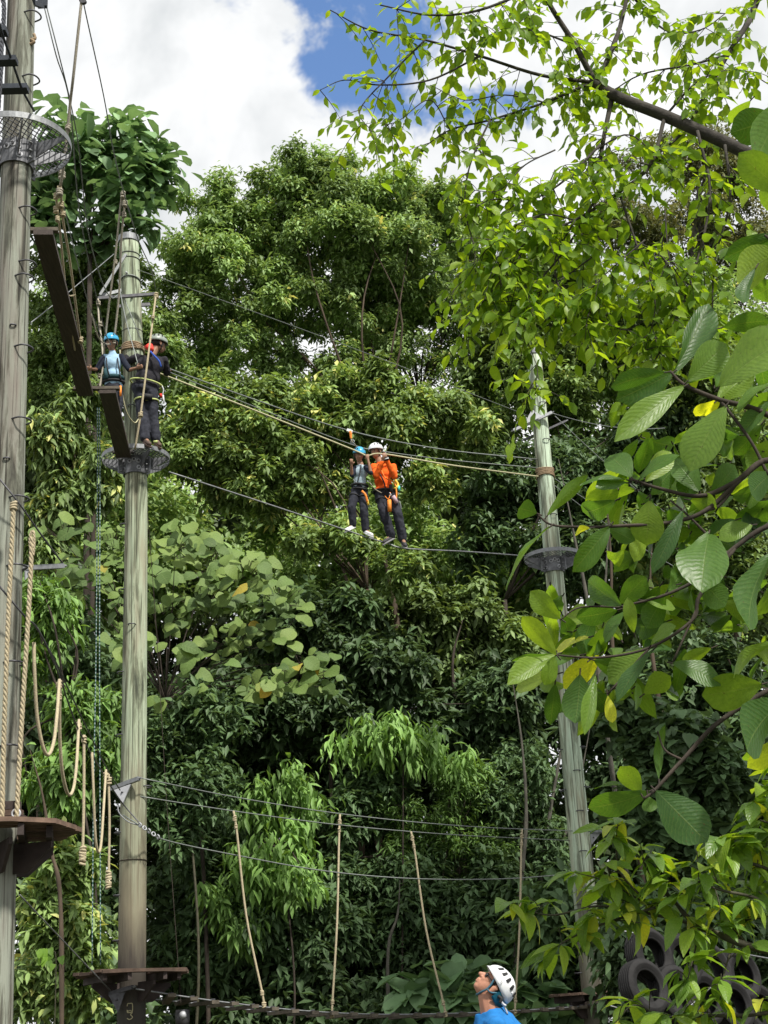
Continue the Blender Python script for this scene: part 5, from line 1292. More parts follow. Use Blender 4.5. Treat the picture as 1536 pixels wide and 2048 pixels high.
tree('midstorey_tree', 'deeply shaded tree filling the centre below the climbers', 28.6, [(620, 1250, 120, 80), (760, 1340, 110, 90), (480, 1420, 120, 80), (640, 1430, 120, 80), (1000, 1400, 110, 90), (880, 1450, 100, 70), (360, 1450, 90, 80), (720, 1230, 80, 60)], (640, 1950), (.18, .3), LM['dark'], 80, 2400, 8, 46, bark='bark_dark', r0=.06, fork=(660, 1500), group=TG, sub=(.2, .34), wr=.42)
# thin trunks that can be told apart in the shade
for k, (pts, D, r, bk, lab) in enumerate((
        ([(1000, 2040), (1035, 1850), (1052, 1650), (1045, 1500), (1025, 1360)], 27, .05, 'bark_grey', 'pale slim trunk just left of the rope behind the white helmet'),
        ([(1065, 2040), (1080, 1800), (1098, 1640), (1125, 1480), (1150, 1300)], 27.5, .05, 'bark_grey', 'pale slim trunk leaning right beside the right pole'),
        ([(1085, 2040), (1105, 1790), (1140, 1640), (1160, 1560), (1190, 1400)], 28, .04, 'bark_grey', 'thin grey trunk touching the right pole'),
        ([(780, 2050), (775, 1930), (795, 1830), (800, 1760)], 25.5, .035, 'bark_grey', 'short crooked grey sapling stem above the middle of the bridge'),
        ([(790, 2050), (800, 1700), (806, 1480), (800, 1300), (770, 1120), (700, 1000)], 30, .12, 'bark', 'stout brown trunk standing in the shade at the centre'),
        ([(930, 2040), (925, 1700), (920, 1480), (905, 1330), (925, 1240)], 29.6, .07, 'bark_dark', 'dark trunk forking right of the stout brown trunk'),
        ([(690, 1900), (730, 1400), (715, 1230), (690, 1150), (660, 1050)], 30.2, .08, 'bark', 'brown crooked trunk below the child on the wire'),
        ([(130, 2045), (122, 1830), (102, 1700), (85, 1590), (60, 1500)], 21, .035, 'bark', 'slim brown stem leaning left behind the rope loops'),
        ([(1190, 1300), (1150, 1080), (1117, 918)], 26, .04, 'bark_grey', 'bare grey stick rising behind the right pole'),
        ([(1235, 1400), (1222, 1120), (1208, 950)], 27, .045, 'bark', 'bare brown forked stick right of the grey one'),
        ([(1205, 1400), (1212, 1150), (1225, 960)], 26.6, .035, 'bark_grey', 'second bare grey stick crossing the forked stick'),
        ([(1310, 1350), (1300, 1200), (1305, 1060)], 26.5, .05, 'bark', 'reddish brown stump-like stem behind the big leaves'))):
    P = [at(x, y, D) for x, y in pts]
    if pts[0][1] > 1600: P[0].z = -.1
    else: P = [Vector((P[0].x + .3, P[0].y, -.1))] + P
    sp_ = smooth_path(P, 6)
    mb = MB().tube(sp_, [r * (1 - .88 * (q / (len(sp_) - 1)) ** 1.6) * (1 + .12 * math.sin(q * 1.7)) for q in range(len(sp_))], 10)
    tag(mb.build('trunk', M[bk], None, smooth=True, loc=(P[0].x, P[0].y, 0)), lab, 'tree trunk', 'bare trunks and stems in the shade')

# the mass of undergrowth that nobody could count: far wood and shaded understorey
def mass(name, label, boxes, n, leaf, mat, seed, k=7, tmpl=T_SMALL, wr=.45, droop=.5, nsub=None):
    rng = np.random.default_rng(seed); lob = []
    for (x0, x1, y0, y1, D) in boxes: lob += ellipses(D, [((x0 + x1) / 2, (y0 + y1) / 2, (x1 - x0) / 2, (y1 - y0) / 2)])
    tips, axes, tone, C, Rr = crown_tips(rng, lob, nsub or 26 * len(lob), n, (.2, .36), .6, .4, -.6)
    tips[:, 2] = np.maximum(tips[:, 2], .1)
    P, A, N, L, W, t = rosettes(rng, tips, axes, k, leaf, wr, (40, 110), droop, tone)
    o = leaf_mass(name, P, A, N, L, W, t, tmpl, mat, None); tag(o, label, 'foliage', kind='stuff'); return o


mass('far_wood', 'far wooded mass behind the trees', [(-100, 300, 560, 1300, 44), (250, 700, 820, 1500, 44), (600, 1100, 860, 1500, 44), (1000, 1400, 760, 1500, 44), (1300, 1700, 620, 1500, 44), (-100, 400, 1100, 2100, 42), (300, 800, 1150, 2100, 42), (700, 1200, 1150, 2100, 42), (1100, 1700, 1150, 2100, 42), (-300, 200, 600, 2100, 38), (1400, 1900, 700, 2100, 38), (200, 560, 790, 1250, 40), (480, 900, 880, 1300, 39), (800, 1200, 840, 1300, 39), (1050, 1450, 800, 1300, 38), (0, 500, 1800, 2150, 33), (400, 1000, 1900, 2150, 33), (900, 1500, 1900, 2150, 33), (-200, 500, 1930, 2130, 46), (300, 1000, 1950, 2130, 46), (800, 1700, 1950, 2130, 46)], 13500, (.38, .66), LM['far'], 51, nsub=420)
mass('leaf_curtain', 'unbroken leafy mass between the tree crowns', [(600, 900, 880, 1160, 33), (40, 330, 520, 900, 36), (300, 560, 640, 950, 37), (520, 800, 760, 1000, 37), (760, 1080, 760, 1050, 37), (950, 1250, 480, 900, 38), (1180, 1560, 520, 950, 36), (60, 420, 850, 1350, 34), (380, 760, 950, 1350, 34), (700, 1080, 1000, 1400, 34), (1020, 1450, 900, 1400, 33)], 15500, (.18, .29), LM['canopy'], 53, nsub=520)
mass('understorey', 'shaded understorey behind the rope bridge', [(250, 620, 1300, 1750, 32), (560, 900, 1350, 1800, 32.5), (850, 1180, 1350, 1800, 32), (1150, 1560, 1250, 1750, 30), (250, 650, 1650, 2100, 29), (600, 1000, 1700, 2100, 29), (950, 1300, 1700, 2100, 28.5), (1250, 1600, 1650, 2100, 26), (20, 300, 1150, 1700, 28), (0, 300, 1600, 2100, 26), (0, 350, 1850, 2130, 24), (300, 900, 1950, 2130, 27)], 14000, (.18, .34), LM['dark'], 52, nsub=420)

# shrubs that stand out of the shade
SG = 'shrubs and saplings in front of the shaded forest'
tree('sapling', 'bright sapling with drooping leaflets above the middle cables', 26, [(570, 1560, 80, 50), (640, 1545, 60, 50), (500, 1600, 60, 50), (600, 1640, 100, 60), (560, 1730, 110, 70), (480, 1800, 80, 80)], (560, 2040), (.20, .30), LM['bright'], 44, 230, 8, 61, bark='bark_dark', r0=.022, group=SG, sub=(.24, .38), tmpl=T_MED, wr=.27, droop=1.1, theta=(70, 120), low=-.2, cat='sapling')
tree('sapling', 'bright drooping sapling top in front of the stout brown trunk', 27, [(770, 1470, 90, 45), (700, 1490, 60, 40), (850, 1480, 50, 50), (900, 1520, 50, 40)], (790, 2040), (.20, .31), LM['bright'], 26, 105, 9, 62, bark='bark_dark', r0=.022, group=SG, sub=(.26, .42), tmpl=T_MED, wr=.26, droop=1.2, theta=(70, 120), low=-.1, cat='sapling')
tree('feathery_shrub', 'feathery fine-leaved shrub just right of the bright saplings', 27.5, [(850, 1630, 110, 40), (920, 1570, 70, 60), (860, 1680, 90, 40), (950, 1700, 70, 60)], (860, 2040), (.10, .16), LM['bright'], 36, 420, 10, 63, bark='stem_green', r0=.03, group=SG, sub=(.26, .4), wr=.26, droop=.4, theta=(70, 105), tint_shift=-.25, cat='shrub')
tree('leafy_shrub', 'mid green shrub hiding the stem of the round-leaved tree', 25, [(330, 1480, 70, 60), (400, 1560, 80, 80), (340, 1620, 60, 80), (420, 1430, 80, 50)], (370, 2045), (.15, .25), LM['dark'], 40, 700, 8, 72, bark='stem_green', r0=.03, group=SG, sub=(.22, .36), wr=.36, tint_shift=.3, cat='shrub')
tree('leafy_shrub', 'dense shrub in the gap under the drooping sapling top', 27.6, [(720, 1620, 90, 80), (820, 1760, 100, 90), (700, 1780, 90, 90), (760, 1560, 90, 60)], (750, 2045), (.14, .24), LM['dark'], 50, 1000, 8, 73, bark='bark_dark', r0=.03, group=SG, sub=(.22, .36), wr=.38, tint_shift=.35, cat='shrub')
tree('leafy_shrub', 'slender shrub among the pale slim trunks left of the right pole', 27.8, [(1050, 1560, 70, 90), (1100, 1700, 60, 90), (990, 1600, 60, 90)], (1050, 2045), (.13, .22), LM['dark'], 36, 480, 8, 74, bark='bark_dark', r0=.03, group=SG, sub=(.22, .36), wr=.36, tint_shift=.3, cat='shrub')
tree('dark_shrub', 'dark leafy shrub between the two left hand ropes', 27, [(540, 1850, 140, 120), (430, 1700, 110, 120), (650, 1850, 90, 120), (420, 1880, 90, 120)], (540, 2045), (.16, .28), LM['dark'], 60, 900, 8, 64, bark='bark_dark', r0=.05, group=SG, sub=(.2, .32), wr=.4, tint_shift=.25, droop=.7, cat='shrub')
tree('dark_shrub', 'dark leafy shrub behind the third hand rope', 27.5, [(880, 1850, 120, 110), (980, 1800, 90, 110), (760, 1880, 80, 100), (950, 1930, 110, 90)], (900, 2045), (.16, .28), LM['dark'], 60, 900, 8, 65, bark='bark_dark', r0=.05, group=SG, sub=(.2, .32), wr=.4, tint_shift=.2, droop=.7, cat='shrub')
tree('dark_shrub', 'shaded shrub between the right pole and the white helmet', 25.5, [(1100, 1850, 80, 120), (1120, 1950, 80, 90), (1230, 1850, 90, 110)], (1100, 2045), (.2, .34), LM['dark'], 40, 420, 8, 66, bark='bark_dark', r0=.05, group=SG, sub=(.22, .34), tmpl=T_MED, wr=.45, tint_shift=.3, cat='shrub')
tree('leafy_shrub', 'green shrub at the lower left below the left wooden platform', 22, [(90, 1800, 70, 60), (130, 1720, 70, 70), (90, 1900, 80, 70), (170, 1850, 60, 80), (60, 1980, 60, 60), (150, 1960, 70, 60)], (110, 2045), (.15, .26), LM['mid'], 55, 620, 8, 67, bark='bark_dark', r0=.022, group=SG, sub=(.22, .36), tmpl=T_MED, wr=.34, droop=.6, tint_shift=.05, cat='shrub')
tree('leafy_shrub', 'hanging leafy shrub behind the rope loops on the left', 24, [(100, 1200, 60, 80), (90, 1300, 60, 70), (160, 1420, 80, 60), (120, 1540, 80, 70), (200, 1500, 50, 60)], (120, 2045), (.18, .30), LM['bright'], 50, 420, 8, 68, bark='bark_dark', r0=.03, group=SG, sub=(.22, .36), tmpl=T_MED, wr=.27, droop=.9, theta=(60, 120), tint_shift=-.2, cat='shrub')
tree('climbing_shrub', 'round-leaved climber in the shade below the big leaves', 20, [(1320, 1480, 110, 70), (1440, 1560, 100, 80), (1300, 1620, 90, 80), (1430, 1680, 90, 70), (1250, 1420, 70, 60)], (1380, 2045), (.12, .2), LM['dark'], 60, 700, 8, 69, bark='bark_dark', r0=.05, group=SG, sub=(.2, .32), tmpl=T_ROUND, wr=.8, tint_shift=.3, cat='shrub')
tree('dark_shrub', 'dark shrub hiding the ground behind the tyre wall', 18.5, [(1300, 1900, 110, 90), (1430, 1860, 100, 90), (1500, 1960, 90, 90), (1300, 2000, 100, 60)], (1400, 2045), (.16, .28), LM['dark'], 50, 520, 8, 70, bark='bark_dark', r0=.04, group=SG, sub=(.22, .34), tmpl=T_MED, wr=.4, cat='shrub')
tree('leafy_shrub', 'broad-leaved low shrub behind the man in the blue hoodie', 25, [(940, 1980, 80, 60), (860, 2010, 80, 50), (1080, 2010, 60, 50)], (950, 2047), (.3, .5), LM['bigdark'], 18, 70, 7, 71, bark='stem_green', r0=.03, group=SG, sub=(.25, .4), tmpl=T_ROUND, wr=.7, cat='shrub')

# grey-green round-leaved tree: every leaf is built singly
rt = thing('round_leaf_tree', 'pale grey-green round-leaved tree spreading behind the pale green pole', 'tree', (at(420, 1800, 26).x, 26, 0), TG)
rg = random.Random(9)
gmesh = [blade_mesh('round_leaf', prof_heart if k % 2 else prof_round, 5, 2, LM['grey'], -.22 - .1 * k, .18, .03, k) for k in range(3)]
gb = MB(); fork = at(330, 1400, 26); gb.tube(smooth_path([Vector((rt.location.x, 26, -.1)), at(400, 1650, 26), fork], 6), [.04 * (1 - .03 * k) for k in range(13)], 8)
clus = [(130, 1060, 50, 40, 10), (620, 1300, 50, 40, 8), (360, 1390, 60, 40, 10), (520, 1370, 60, 30, 10), (240, 1250, 50, 40, 8), (150, 1170, 40, 30, 8), (230, 1090, 55, 45, 20), (290, 1140, 60, 40, 14), (350, 1080, 50, 40, 18), (420, 1110, 60, 45, 24), (490, 1140, 55, 40, 20), (560, 1190, 60, 35, 20), (410, 1200, 70, 40, 18), (330, 1220, 55, 40, 14), (470, 1280, 70, 40, 20), (560, 1260, 50, 40, 14), (600, 1340, 55, 35, 16), (240, 1180, 60, 40, 14), (180, 1110, 50, 40, 14), (400, 1310, 60, 40, 12), (280, 1290, 60, 40, 10), (660, 1360, 30, 25, 6)]
for (cx, cy, rx, ry, n) in clus:
    D = 25.6 + rg.uniform(-1.1, 1.1); c = at(cx, cy + ry * .6, D + .3)
    gb.tube(smooth_path([fork, fork.lerp(c, .55) + Vector((0, .2, .25)), c], 5), [.016 * (1 - .07 * k) for k in range(11)], 6)
    for q in range(int(n * 1.35)):
        a = rg.uniform(0, 6.3); r_ = math.sqrt(rg.random()); b = at(cx + rx * r_ * math.cos(a), cy + ry * r_ * math.sin(a), D + rg.uniform(-.5, .5))
        L = rg.uniform(.16, .36); az = rg.uniform(-2.2, 2.2); dr = rg.uniform(.15, .75)
        tip = b + Vector((math.sin(az), -math.cos(az) * .8, -dr)).normalized() * L
        put_leaf(rt, rg.choice(gmesh), b, tip, (rg.uniform(-.5, .5), -1, .75), L * rg.uniform(.85, 1.05))
        gb.tube([b, b.lerp(c, .55)], .006, 5, cap=False)
gb.build('trunk', M['bark_dark'], rt, smooth=True)
# heart-leaved plant at the lower left
ht = thing('heart_leaf_vine', 'small vine with a few bright heart-shaped leaves near the left bottom', 'vine', (at(110, 1930, 20).x, 20, 0), SG)
hm_ = blade_mesh('heart_leaf', prof_heart, 5, 2, LM['heart'], -.15, .15, .02, 1); hb = MB()
for q in range(13):
    b = at(100 + rg.uniform(-22, 28), 1915 + rg.uniform(-22, 26), 20 + rg.uniform(-.2, .2)); L = rg.uniform(.1, .15)
    put_leaf(ht, hm_, b, b + Vector((rg.uniform(-.5, .5), -.35, -.8)).normalized() * L, (rg.uniform(-.3, .3), -1, .4), L * .85)
    hb.tube([b, b + Vector((0, .1, -.15))], .004, 5)
hb.tube(smooth_path([Vector((ht.location.x, 20, 0)), at(112, 1950, 20.1), at(105, 1900, 20.1)], 5), .008, 6)
hb.build('stem', M['stem_green'], ht)

# ------------------------------------------------------------------ the branch overhanging at the upper right
ot = thing('overhanging_tree', 'tree at the right whose thin-leaved branch hangs over the top of the picture', 'tree', (3.6, 7.4, 0))
ob = MB(); rg = random.Random(21)
DO = 7.4
def opath(pts, d0, d1, r0, r1, n=6):
    P = [at(x, y, d0 + (d1 - d0) * k / (len(pts) - 1)) for k, (x, y) in enumerate(pts)]
    S = smooth_path(P, n); ob.tube(S, [r0 + (r1 - r0) * k / (len(S) - 1) for k in range(len(S))], 8); return S
ob.tube(smooth_path([Vector((3.6, 7.4, -.1)), Vector((3.7, 7.35, 2.2)), Vector((3.2, 7.3, 4.2)), at(1700, 420, 7.3), at(1540, 330, 7.3)], 8), [.2 - .125 * k / 32 for k in range(33)], 14)
opath([(1545, 332), (1450, 285), (1330, 232), (1240, 196), (1183, 163)], 7.3, 7.5, .042, .032)
twigs = [
    ([(1190, 166), (1150, 90), (1100, 10), (1085, -40)], 7.5, 7.3, .020, .012), ([(1195, 165), (1235, 70), (1262, -40)], 7.5, 7.7, .017, .012),
    ([(1190, 165), (1080, 150), (960, 112), (850, 80), (740, 60), (660, 20)], 7.5, 7.0, .012, .003), ([(1183, 165), (1090, 205), (980, 240), (900, 260), (840, 300)], 7.5, 7.2, .010, .003),
    ([(1085, -30), (960, 20), (860, 30), (760, 10)], 7.2, 6.9, .010, .004), ([(960, 112), (860, 160), (760, 170), (690, 160), (640, 180)], 7.2, 6.9, .007, .002), ([(850, 80), (780, 150), (720, 220), (745, 265)], 7.1, 6.9, .006, .002),
    ([(1225, 190), (1205, 290), (1190, 400), (1188, 510), (1200, 640)], 7.5, 7.2, .016, .003), ([(1330, 232), (1300, 330), (1230, 390), (1150, 440), (1060, 480), (980, 560)], 7.4, 7.0, .013, .003),
    ([(1500, 40), (1455, 110), (1410, 190), (1370, 260), (1300, 320)], 7.9, 7.5, .019, .006), ([(1455, 110), (1380, 130), (1280, 150), (1200, 200)], 7.8, 7.6, .009, .003), ([(1500, 40), (1530, -40)], 7.9, 8, .02, .02),
    ([(1200, 290), (1130, 360), (1060, 400), (980, 400), (920, 440)], 7.3, 7.0, .008, .002), ([(1190, 400), (1130, 500), (1060, 580), (1000, 640)], 7.2, 7.0, .008, .002), ([(1240, 390), (1270, 480), (1310, 600), (1290, 700)], 7.2, 7.1, .008, .002),
    ([(1395, 262), (1420, 380), (1400, 500), (1360, 620), (1310, 720), (1250, 790)], 7.3, 7.1, .010, .002), ([(1450, 290), (1460, 400), (1430, 520), (1425, 640), (1430, 700)], 7.3, 7.2, .009, .002),
    ([(1150, 90), (1060, 60), (980, 70), (900, 120)], 7.4, 7.1, .007, .002), ([(1262, -10), (1330, 60), (1400, 60), (1460, 20)], 7.7, 7.8, .008, .003), ([(980, 240), (940, 330), (930, 420), (950, 520), (900, 590)], 7.2, 7.0, .006, .002),
    ([(1060, 480), (1020, 540), (960, 610), (930, 660)], 7.1, 6.9, .005, .002), ([(1150, 440), (1110, 520), (1120, 600), (1100, 660)], 7.1, 7.0, .006, .002), ([(900, 260), (860, 200), (800, 240), (770, 250)], 7.2, 7.0, .004, .002),
    ([(1330, 232), (1400, 160), (1480, 140), (1540, 170)], 7.4, 7.6, .008, .003), ([(1190, 300), (1260, 270), (1330, 330), (1390, 360)], 7.4, 7.4, .006, .002), ([(1150, 440), (1080, 430), (990, 480), (930, 560)], 7.1, 6.9, .005, .002), ([(1190, 510), (1120, 560), (1040, 600), (960, 600)], 7.2, 7.0, .005, .002), ([(1270, 480), (1330, 520), (1360, 600), (1330, 680)], 7.2, 7.0, .005, .002), ([(1200, 640), (1250, 660), (1290, 640)], 7.2, 7.1, .004, .002), ([(1110, 340), (1080, 420), (1100, 500)], 7.3, 7.1, .004, .002), ([(1060, 580), (1050, 660), (1075, 740), (1060, 775)], 7.0, 6.95, .003, .0015), ([(1220, 560), (1180, 620), (1170, 680)], 7.2, 7.0, .005, .002), ([(1290, 480), (1220, 540), (1160, 600)], 7.1, 6.9, .005, .002), ([(1060, 400), (1000, 470), (1000, 560)], 7.1, 6.9, .004, .002), ([(1330, 420), (1340, 520), (1380, 580)], 7.2, 7.1, .005, .002), ([(1110, 300), (1050, 330), (1000, 380), (940, 380)], 7.3, 7.0, .005, .002), ([(1300, 330), (1240, 320), (1130, 330)], 7.3, 7.1, .005, .002),([(1090, 205), (1010, 190), (930, 200), (860, 170)], 7.4, 7.1, .005, .002)]
stems = []
for (pts, d0, d1, r0, r1) in twigs:
    S = opath(pts, d0, d1, r0, r1); stems.append(S)
# unseen crown and limbs added out of view to shade the lower forest
rngu = np.random.default_rng(77)
UC = [(np.array(c), np.array(r)) for c, r in (((8.9, 15.5, 20.0), (2.8, 2.6, 2.2)), ((11.5, 16.5, 18.0), (2.6, 2.6, 2.6)), ((8.5, 12.0, 16.5), (3, 3, 2.4)))]
tipu, axu, tonu, Cu, Ru = crown_tips(rngu, UC, 130, 2600, (.25, .45), .75, .5, -.4)
P, A, N, L, W, t = rosettes(rngu, tipu, axu, 7, (.22, .34), .5, (45, 105), .5, tonu)
SHADE_CROWN = (P, A, N, L, W, t)
limbs(ob, (3.9, 8.0, 4.4), (7.0, 13.5, 15.5), [Cu[q] for q in range(0, 130, 6)], .2, rngu)
# side twigs, drooping
side = []
for S in list(stems):
    Ltot = sum((S[k + 1] - S[k]).length for k in range(len(S) - 1)); n = int(Ltot / .046)
    for q in range(n):
        k = rg.randrange(2, len(S)); p = S[k]
        if p.x < at(930, 200, 7).x and rg.random() < .55: continue
        d = Vector((rg.uniform(-1, .7), rg.uniform(-.9, .9), rg.uniform(-.9, .25))).normalized(); L = rg.uniform(.10, .32)
        e = p + d * L + Vector((0, 0, -.3 * L)); mid_ = p.lerp(e, .5) + Vector((0, 0, .08 * L)); tw = smooth_path([p, mid_, e], 4)
        ob.tube(tw, [.0030, .0014], 3, cap=False); side.append(tw)
ob.build('trunk', plain('branch_bark', (.042, .037, .031), .9, 0, .5, 14, .6), ot, smooth=True)
omesh = [blade_mesh('overhanging_leaf', prof_ovate, 5, 1, LM['over'], -.16 - .08 * k, .2, .02, k, .2 * (k - 1.5)) for k in range(4)]
cand = []
for tw in side + stems:
    is_side = len(tw) <= 9; step = .036 if is_side else .05; acc = 0; sg = 1; start = 0 if is_side else len(tw) // 2
    for k in range(start, len(tw) - 1):
        acc += (tw[k + 1] - tw[k]).length
        if acc >= step or (is_side and k == len(tw) - 2):
            acc = 0; sg = -sg; d = (tw[k + 1] - tw[k]).normalized(); s_ = d.cross(Vector((0, 0, 1))); s_ = s_.normalized() if s_.length > .1 else Vector((1, 0, 0))
            dirn = (d * rg.uniform(.2, .8) + s_ * sg * rg.uniform(.4, 1) + Vector((rg.uniform(-.3, .3), rg.uniform(-.3, .3), rg.uniform(-.75, .0)))).normalized()
            L = rg.uniform(.058, .112) * (.82 if tw[k].x < at(900, 200, 7).x else (1.04 if tw[k].z < at(1100, 330, 7.1).z else 1.0)); cand.append((tw[k + 1], dirn, L))
rg.shuffle(cand)
def inframe(p, mg=20):
    d = p - CAM; z = d.dot(FW)
    if z < .1: return False
    x = 768 + FPX * d.dot(RT) / z; y = 1024 - FPX * d.dot(UP) / z
    return -mg < x < 1536 + mg and -mg < y < 2048 + mg
inn = [c for c in cand if inframe(c[0])]; outn = [c for c in cand if not inframe(c[0])]
inn.sort(key=lambda c: -c[2] / (c[0] - CAM).length)
print('overhang leaves', len(cand), len(inn))
for (p, d, L) in inn[:300]:
    n = (Vector((rg.uniform(-.6, .6), rg.uniform(-.6, .6), 1))).normalized(); put_leaf(ot, rg.choice(omesh), p, p + d * L, n, L * rg.uniform(.5, .64))
rest = inn[300:] + outn
P = np.array([c[0] for c in rest]); A = np.array([c[1] for c in rest]); L = np.array([c[2] for c in rest]); rr_ = np.random.default_rng(3)
leaf_mass('leaf_cluster', P, A, unit(rr_.normal(size=P.shape) * .45 + np.array([0, 0, 1.])), L, L * .56, rr_.uniform(0, 1, len(L)), T_MED, LM['over_mass'], ot)
leaf_mass('added_shade_crown', *SHADE_CROWN, T_SMALL, LM['mid'], ot)  # unseen foliage put in to cast shade on the trees below

# ------------------------------------------------------------------ the large-leaved tree in the right foreground
bt = thing('large_leaf_tree', 'large-leaved tree at the right with broad ribbed leaves on dark twigs', 'tree', (2.9, 6.4, 0))
bb = MB(); rg = random.Random(33); DB = 6.3
bmesh_ = [blade_mesh('large_leaf', prof_obovate, 8, 2, LM['big'], c, f, w, k, tw) for k, (c, f, w, tw) in enumerate(((-.18, .16, .012, .1), (-.30, .25, .02, -.2), (-.1, .3, .025, .3), (.12, .2, .02, .15), (-.42, .12, .015, 0)))]
def bpath(pts, r0, r1, d0=DB, d1=DB):
    P = [at(x, y, d0 + (d1 - d0) * k / (len(pts) - 1)) for k, (x, y) in enumerate(pts)]; S = smooth_path(P, 6)
    bb.tube(S, [r0 + (r1 - r0) * k / (len(S) - 1) for k in range(len(S))], 8)
bb.tube(smooth_path([Vector((2.9, 6.4, -.1)), Vector((2.75, 6.4, 2.0)), Vector((2.6, 6.4, 4.0)), Vector((2.55, 6.35, 6.5))], 8), [.11 - .06 * k / 24 for k in range(25)], 12)
for pts, r0, r1 in (([(1760, 1010), (1640, 970), (1540, 920), (1470, 965), (1400, 992), (1320, 977), (1258, 957)], .02, .006), ([(1740, 950), (1536, 830), (1440, 800), (1370, 770), (1340, 742)], .018, .006), ([(1480, 960), (1410, 1022), (1340, 1045), (1255, 1051), (1180, 1054), (1105, 1050), (1074, 1028)], .012, .004),
                    ([(1760, 1190), (1600, 1040), (1530, 1055), (1470, 1095), (1400, 1155), (1330, 1190), (1240, 1214)], .016, .005), ([(1470, 1095), (1400, 1190), (1385, 1240), (1300, 1295), (1200, 1315), (1110, 1310)], .010, .004), ([(1395, 1215), (1345, 1325)], .006, .004),
                    ([(1300, 1295), (1215, 1388)], .006, .004), ([(1770, 1400), (1600, 1360), (1450, 1435), (1365, 1520), (1310, 1580), (1288, 1597)], .014, .005), ([(1365, 1520), (1330, 1500), (1315, 1462)], .006, .003), ([(1740, 640), (1640, 590), (1560, 500), (1530, 470)], .016, .006), ([(1740, 420), (1640, 330), (1560, 240)], .016, .006),
                    ([(1440, 800), (1500, 880), (1536, 950)], .008, .008), ([(1410, 1022), (1440, 1010), (1480, 960)], .006, .006), ([(1420, 1075), (1375, 1030), (1340, 1000)], .007, .004), ([(1240, 1214), (1160, 1215), (1120, 1240)], .005, .003), ([(1600, 1340), (1536, 1290)], .007, .004)):
    bpath(pts, r0, r1)
